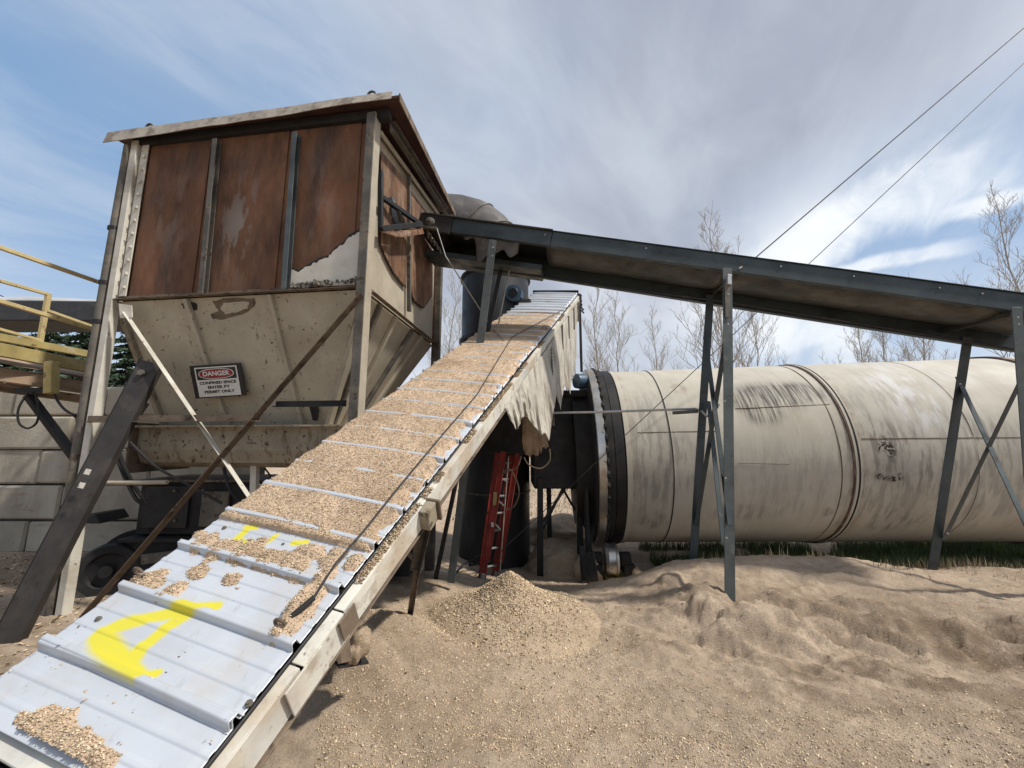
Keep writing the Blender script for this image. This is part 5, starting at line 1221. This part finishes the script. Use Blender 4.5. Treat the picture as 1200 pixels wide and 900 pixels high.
def heap(name, c, rx, ry, rz, seed, label, mm='chips'):
    bmm = bmesh.new(); bmesh.ops.create_icosphere(bmm, subdivisions=4, radius=1)
    for v in bmm.verts:
        co = v.co.copy(); q = float(fbm(np.array([co.x * 2 + seed]), np.array([co.y * 2 + co.z * 2 + seed]), 4, seed)[0]) - .5
        v.co = Vector(c) + Vector((co.x * rx, co.y * ry, co.z * rz)) * (1 + q * .7)
    me = bpy.data.meshes.new(name); bmm.to_mesh(me); bmm.free(); me.materials.append(M[mm]); me.shade_smooth()
    ob = bpy.data.objects.new(name, me); COL.objects.link(ob); return tag(ob, label, 'pile')
heap('dust_pile', (rc.x - .35, rc.y + .05, rc.z - .20), .22, .22, .28, 3, 'caked dust pile left of the shiny support roller')
heap('dust_pile', (rc.x + .36, rc.y - .08, rc.z - .19), .10, .10, .10, 5, 'small dusty lump on the yellow roller base')
heap('dust_pile', (at(655, 640, 8.8).x, 9.2, -.42), .8, .6, .42, 8, 'low brown chip pile far behind the inlet housing legs')
heap('dust_pile', (at(663, 660, 6.9).x + .1, 7.3, -.62), .9, .6, .55, 12, 'broad sloping chip pile beneath the black inlet housing')

# grass under and beyond the drum
def blades(n, sites, hmin, hmax, w, mm, name, label):
    P = sites(n); n = len(P); h = hmin + (hmax - hmin) * RNG.random(n); a_ = RNG.random(n) * 6.283
    lean = (RNG.random((n, 2)) - .5) * .6 * h[:, None]; dx = np.stack([np.cos(a_), np.sin(a_), 0 * a_], -1) * w
    tip = P + np.stack([lean[:, 0], lean[:, 1], h], -1); mid = P + np.stack([lean[:, 0] * .3, lean[:, 1] * .3, h * .55], -1)
    V = np.stack([P - dx, P + dx, mid + dx * .7, mid - dx * .7, tip], 1).reshape(-1, 3); b = (np.arange(n) * 5)[:, None]
    F3 = np.concatenate([b + np.array([0, 1, 2]), b + np.array([0, 2, 3]), b + np.array([3, 2, 4])], 0)
    return tag(fast(name, V, F3, mm, smooth=False), label, kind='stuff')
def gs(n):
    X = 2.6 + RNG.random(n) * 8.5; Y = 6.2 + RNG.random(n) * 2.2; k = fbm(X * 1.3, Y * 2, 3, 61) > .42 - .08 * sm(X, 4, 7); X, Y = X[k], Y[k]
    return np.stack([X, Y, gh(X, Y) - .01], -1)
blades(34000, gs, .06, .24, .006, 'grass', 'grass', 'green grass growing in the shade under the drum')
def ws(n):
    X = 4.2 + RNG.random(n) * 3.6; Y = 4.6 + RNG.random(n) ** .7 * 1.4; k = fbm(X * 3, Y * 3, 2, 67) > .60; X, Y = X[k], Y[k]
    return np.stack([X, Y, gh(X, Y) - .005], -1)
blades(700, ws, .03, .11, .004, 'straw', 'weeds', 'sparse dry weeds on the sand near the trestle foot')
def fr(n):
    X = 2.6 + RNG.random(n) * 8; Y = 5.6 + RNG.random(n) * 1.3; k = fbm(X * 2.5, Y * 2.5, 2, 69) > .45; X, Y = X[k], Y[k]
    return np.stack([X, Y, gh(X, Y) - .005], -1)
blades(5000, fr, .03, .20, .004, 'straw', 'dry_stems', 'dry stems along the edge of the shaded grass')
def ds_(n):
    X = RNG.random(n) * 26 - 2; Y = 10.5 + RNG.random(n) * 9; return np.stack([X, Y, gh(X, Y) - .02], -1)
blades(14000, ds_, .03, .16, .012, 'straw', 'dry_brush', 'dry brush and stems beyond the drum')

# ------------------------------------------------------------------ catwalk at left
cw = thing('catwalk', tuple(at(60, 450, 4.6)), 'yellow railed catwalk high on the left beside the hopper', 'catwalk')
def rl_(a_, b_, r_=.022, mm='rail', name='rail'): part(name, mm, cw, lambda m: m.bar(a_, b_, r_ * 2, r_ * 2), bevel=.004)
RY1 = 4.9
t1 = at(131, 336, RY1); t0 = at(-30, 279, 3.75); 
rl_(at(-40, 276, 3.75), t1); rl_(at(-40, 341, 3.75), at(127, 391, RY1))
rl_(at(-40, 318, 4.6), at(57, 345, 5.3)); rl_(at(57, 344, 5.3), at(44, 416, 5.3), .026)
rl_(at(-40, 375, 4.6), at(48, 399, 5.3), .018); rl_(at(56, 364, 5.3), at(127, 389, 5.9), .018)
part('deck_beam', 'yellow', cw, lambda m: m.bar(at(-40, 402, 3.75), at(118, 433, 5.0), .06, .14), bevel=.004)
part('deck_beam', 'yellow', cw, lambda m: m.bar(at(-40, 388, 4.6), at(120, 418, 6.0), .06, .10), bevel=.004)
part('deck', 'timber', cw, lambda m: m.hexa([at(-40, 418, 3.8), at(117, 447, 5.0), at(119, 428, 5.9), at(-40, 398, 4.6)], [at(-40, 416, 3.8), at(117, 445, 5.0), at(119, 426, 5.9), at(-40, 396, 4.6)]))
part('post', 'yellow', cw, lambda m: m.bar(at(61, 424, 4.35), at(60, 461, 4.35), .09, .09), bevel=.004)
part('toe_timber', 'timber', cw, lambda m: m.bar(at(-40, 433, 3.95), at(55, 447, 4.5), .06, .16), bevel=.01)
part('toe_timber', 'timber', cw, lambda m: m.bar(at(66, 449, 4.5), at(112, 456, 4.9), .06, .15), bevel=.01)
part('support_beam', 'timber', cw, lambda m: m.bar(at(-40, 448, 4.3), at(112, 470, 5.3), .12, .10), bevel=.01)
part('strut', 'black', cw, lambda m: m.channel(at(36, 462, 4.5), at(100, 548, 4.7), .05, .09, .01, up=(0, -1, 0)), bevel=.003)
part('strut_seat', 'black', cw, lambda m: m.bar(at(22, 458, 4.45), at(58, 457, 4.5), .10, .05), bevel=.003)
part('cable_loop', 'rubber', cw, lambda m: hose(m, [(33, 460, 4.4), (22, 478, 4.4), (22, 495, 4.4), (32, 502, 4.4), (43, 495, 4.4), (45, 478, 4.4), (42, 462, 4.4)], .011), smooth=True)
part('cable_loop', 'rubber', cw, lambda m: hose(m, [(60, 455, 4.4), (72, 476, 4.4), (88, 486, 4.4), (104, 480, 4.5), (113, 468, 4.5)], .013), smooth=True)

# concrete block wall
wl = thing('block_wall', (-6, 6.4, 0), 'stacked grey concrete block wall behind the left hopper legs', 'wall')
rows = [(646, 607), (607, 568), (568, 529), (529, 489), (489, 452)]
Yw = 6.3; zr = [-.02, .48, 1.03, 1.58, 2.12, 2.62]
for r_ in range(5):
    x = -13.0 + (.75 if r_ % 2 else 0) 
    while x < -4.6:
        wdt = random.choice((1.8, 1.8, 2.1, 1.5)); x1 = min(x + wdt, -4.55)
        jy = random.uniform(-.02, .03)
        part('concrete_block', 'block', wl, lambda m: m.hexa(*[[(x + random.uniform(0, .02), Yw + jy, z_), (x1 - .015, Yw + jy + random.uniform(-.015, .015), z_), (x1 - .015, Yw + .6, z_), (x, Yw + .6, z_)] for z_ in (zr[r_] + random.uniform(0, .012), zr[r_ + 1] - random.uniform(.012, .03))]), bevel=.03)
        x += wdt
# loose boards and debris on the left ground
for k, (x0, y0, x1, y1, w, Y) in enumerate(((60, 690, 150, 660, .22, 0), (95, 652, 170, 640, .2, 0), (70, 668, 140, 652, .16, 0), (20, 720, 80, 690, .12, 0))):
    a_ = atz(x0, y0, .03); b_ = atz(x1, y1, .03)
    tm = MB(); tm.bar(a_, b_, w, .03); o = tm.build('scrap_board', 'timber', None, bevel=.004)
    tag(o, ['widest scrap board on the ground beside the white hopper leg', 'scrap board lying farthest back near the block wall', 'scrap board lying between two others left of the pulley', 'narrow scrap board in front of the leaning channel'][k], 'board')
slp = at(118, 612, 5.6); sl_ = MB(); sl_.hexa([slp + Vector((-.3, -.1, 0)), slp + Vector((.1, -.1, 0)), slp + Vector((.12, .3, .02)), slp + Vector((-.2, .3, .02))], [slp + Vector((-.28, -.1, .1)), slp + Vector((.0, -.1, .12)), slp + Vector((.02, .3, .14)), slp + Vector((-.15, .3, .12))])
tag(sl_.build('rubber_scrap', 'rubber', None, bevel=.01), 'dark rubber scrap lying at the foot of the block wall', 'scrap')
def lh(n):
    X = -8.5 + RNG.random(n) * 5.5; Y = 3 + RNG.random(n) * 3.2; return np.stack([X, Y, gh(X, Y)], -1)
flakes(5000, lh, .02, [('ch1', .15), ('ch2', .5), ('ch3', .3), ('ch4', .05)], 'bark_litter', 'bark and chip litter on the ground left of the hopper', None)

# covered conveyor gallery behind, far left
cg = thing('covered_gallery', tuple(at(60, 380, 9)), 'dark covered gallery with a pale rounded roof far behind the catwalk', 'conveyor')
ga, gb = at(-80, 371, 8.5), at(170, 372, 9.5)
part('side_panel', 'tarproof', cg, lambda m: m.bar(ga, gb, 1.0, .50), bevel=.03)
part('roof', 'lightroof', cg, lambda m: m.tube([ga + Vector((0, 0, .12)), lerp(ga, gb, .45) + Vector((0, 0, .20)), gb + Vector((0, 0, .10))], .30, 20), smooth=True)
wire = thing('overhead_line', tuple(at(10, 350, 12)), 'thin dark line sagging in the sky behind the yellow rails', 'cable')
part('wire', 'wire', wire, lambda m: m.tube([at(-60, 318, 12), at(26, 358, 12)], .015, 5))

# ------------------------------------------------------------------ trees
def bare(name, base, h, seed, label, lean=(0, 0), mm='bark', spread=.5, n1=22, th=.10, group='bare trees behind the drum'):
    rnd = random.Random(seed); base = Vector(base); t = thing(name, tuple(base), label, 'tree', group)
    tr_ = MB(); brn = MB()
    top = base + Vector((lean[0], lean[1], h)); pts = [lerp(base, top, i / 10) + Vector((rnd.uniform(-1, 1), rnd.uniform(-1, 1), 0)) * .02 * h * (i / 10) for i in range(11)]
    tr_.tube(pts, [.6 * th * (1 - i / 10) ** .9 + .006 for i in range(11)], 7)
    def twig(p, d, L_, r_, dep):
        n = 5 if dep < 2 else 3; P = [p]; dd = d.copy()
        for i in range(n):
            dd = (dd + Vector((rnd.uniform(-1, 1), rnd.uniform(-1, 1), rnd.uniform(-.4, 1))) * .16).normalized(); P.append(P[-1] + dd * L_ / n)
        brn.tube(P, [r_ * .55 * (1 - i / (n + .3)) + .0028 for i in range(n + 1)], 4 if dep else 5, caps=False)
        if dep >= 3 or L_ < .25: return
        k = {0: 7, 1: 4, 2: 2}[dep]
        for i in range(k):
            f = .25 + .75 * (i + rnd.random() * .8) / k; idx = min(int(f * n), n - 1); q = lerp(P[idx], P[idx + 1], min(f * n - idx, 1))
            ax = Vector((rnd.uniform(-1, 1), rnd.uniform(-1, 1), rnd.uniform(-.3, .8))).normalized()
            nd = (dd * .75 + ax * .75 + Vector((0, 0, .35))).normalized(); twig(q, nd, L_ * rnd.uniform(.35, .6), r_ * .5, dep + 1)
    for i in range(n1):
        f = .22 + .76 * i / n1; a_ = i * 2.4 + rnd.random(); p = pts[int(f * 10)] .lerp(pts[min(int(f * 10) + 1, 10)], (f * 10) % 1)
        L_ = h * spread * (1.08 - f) * rnd.uniform(.7, 1.15)
        twig(p, Vector((math.cos(a_), math.sin(a_) * .8, rnd.uniform(1.0, 2.0))).normalized(), L_, th * .40 * (1.1 - f) + .006, 0)
    tr_.build('trunk', mm, t, smooth=True); brn.build('branches', mm, t)
def tree_at(px, pytop, Y, seed, label, **k):
    b = at(px, 600, Y); tp_ = at(px, pytop, Y); bare('bare_tree', (b.x, Y, -.4), tp_.z + .4, seed, label, **k)
tree_at(860, 238, 17, 3, 'tallest bare tree rising behind the trestle leg of the overhead conveyor', spread=.30, th=.14, n1=28)
tree_at(706, 300, 19, 4, 'bare tree just right of the upper end of the long conveyor', spread=.24, n1=20, th=.12)
tree_at(732, 325, 23, 14, 'slender bare tree between the long conveyor top and the small tree', spread=.28, n1=20)
tree_at(779, 352, 24, 5, 'small bare tree midway between the conveyor top and the trestle', spread=.30, n1=18)
tree_at(905, 325, 25, 6, 'bare tree right of the tall trestle leg above the drum', spread=.34, n1=18)
tree_at(1036, 352, 20, 7, 'leftmost of the bare trees under the right part of the overhead conveyor', spread=.32, n1=18)
tree_at(1066, 330, 22, 8, 'bare tree behind the drum left of the right trestle', spread=.28, n1=16)
tree_at(1112, 318, 21, 9, 'bare tree whose tip shows just above the right conveyor channel', spread=.30, n1=20)
tree_at(1238, 215, 17, 10, 'big bare tree cut by the right edge of the picture', spread=.34, th=.13, n1=18)
tree_at(524, 305, 21, 11, 'bare tree seen between the hopper rear post and the tank', spread=.28, n1=22)
tree_at(548, 345, 26, 12, 'faint bare tree just left of the charcoal tank', spread=.30, n1=16)
def evergreen(px, pytop, Y, rad_, seed, label):
    rnd = np.random.default_rng(seed); top = at(px, pytop, Y); h = top.z + .3; t = thing('pine_tree', (top.x, Y, -.3), label, 'tree', 'evergreens behind the catwalk')
    part('trunk', 'barkdk', t, lambda m: m.tube([(top.x, Y, -.3), (top.x, Y, top.z)], [.22, .02], 8))
    n = 9000; f = rnd.random(n) ** .7; nb = 70
    bi = rnd.integers(0, nb, n); bz = (bi + .5) / nb; ang = bi * 2.399 + rnd.normal(0, .10, n); L_ = rad_ * (1 - bz) ** .8 * (.75 + .5 * _h(bi.astype(float), bi * 0., seed)) + .15
    rr = L_ * f; x = top.x + np.cos(ang) * rr; y = Y + np.sin(ang) * rr; z = -.3 + h * (.12 + .88 * bz) - .30 * rr + .10 * rr ** 1.4 * .3 + rnd.normal(0, .05, n)
    P = np.stack([x, y, z], -1); s_ = .06 + .10 * rnd.random(n); d1 = np.stack([np.cos(ang + rnd.normal(0, .6, n)), np.sin(ang + rnd.normal(0, .6, n)), rnd.normal(-.2, .3, n)], -1) * s_[:, None] * 1.6
    d2 = np.cross(d1, rnd.normal(0, 1, (n, 3))); d2 = d2 / np.linalg.norm(d2, axis=1)[:, None] * (s_ * .35)[:, None]
    V = np.stack([P - d1 - d2, P + d1 - d2 * .3, P + d1 + d2 * .3, P - d1 + d2], 1).reshape(-1, 3)
    o = fast('crown', V, np.arange(n * 4).reshape(-1, 4), 'needle', t, smooth=False)
evergreen(-5, 372, 17, 2.6, 1, 'evergreen at the far left edge below the dark gallery')
evergreen(62, 368, 18, 2.8, 2, 'evergreen showing between the catwalk rails and the deck')
evergreen(105, 378, 16, 2.2, 3, 'evergreen next to the left hopper leg')
evergreen(158, 382, 19, 2.4, 4, 'evergreen glimpsed between the left leg and the hopper slope')
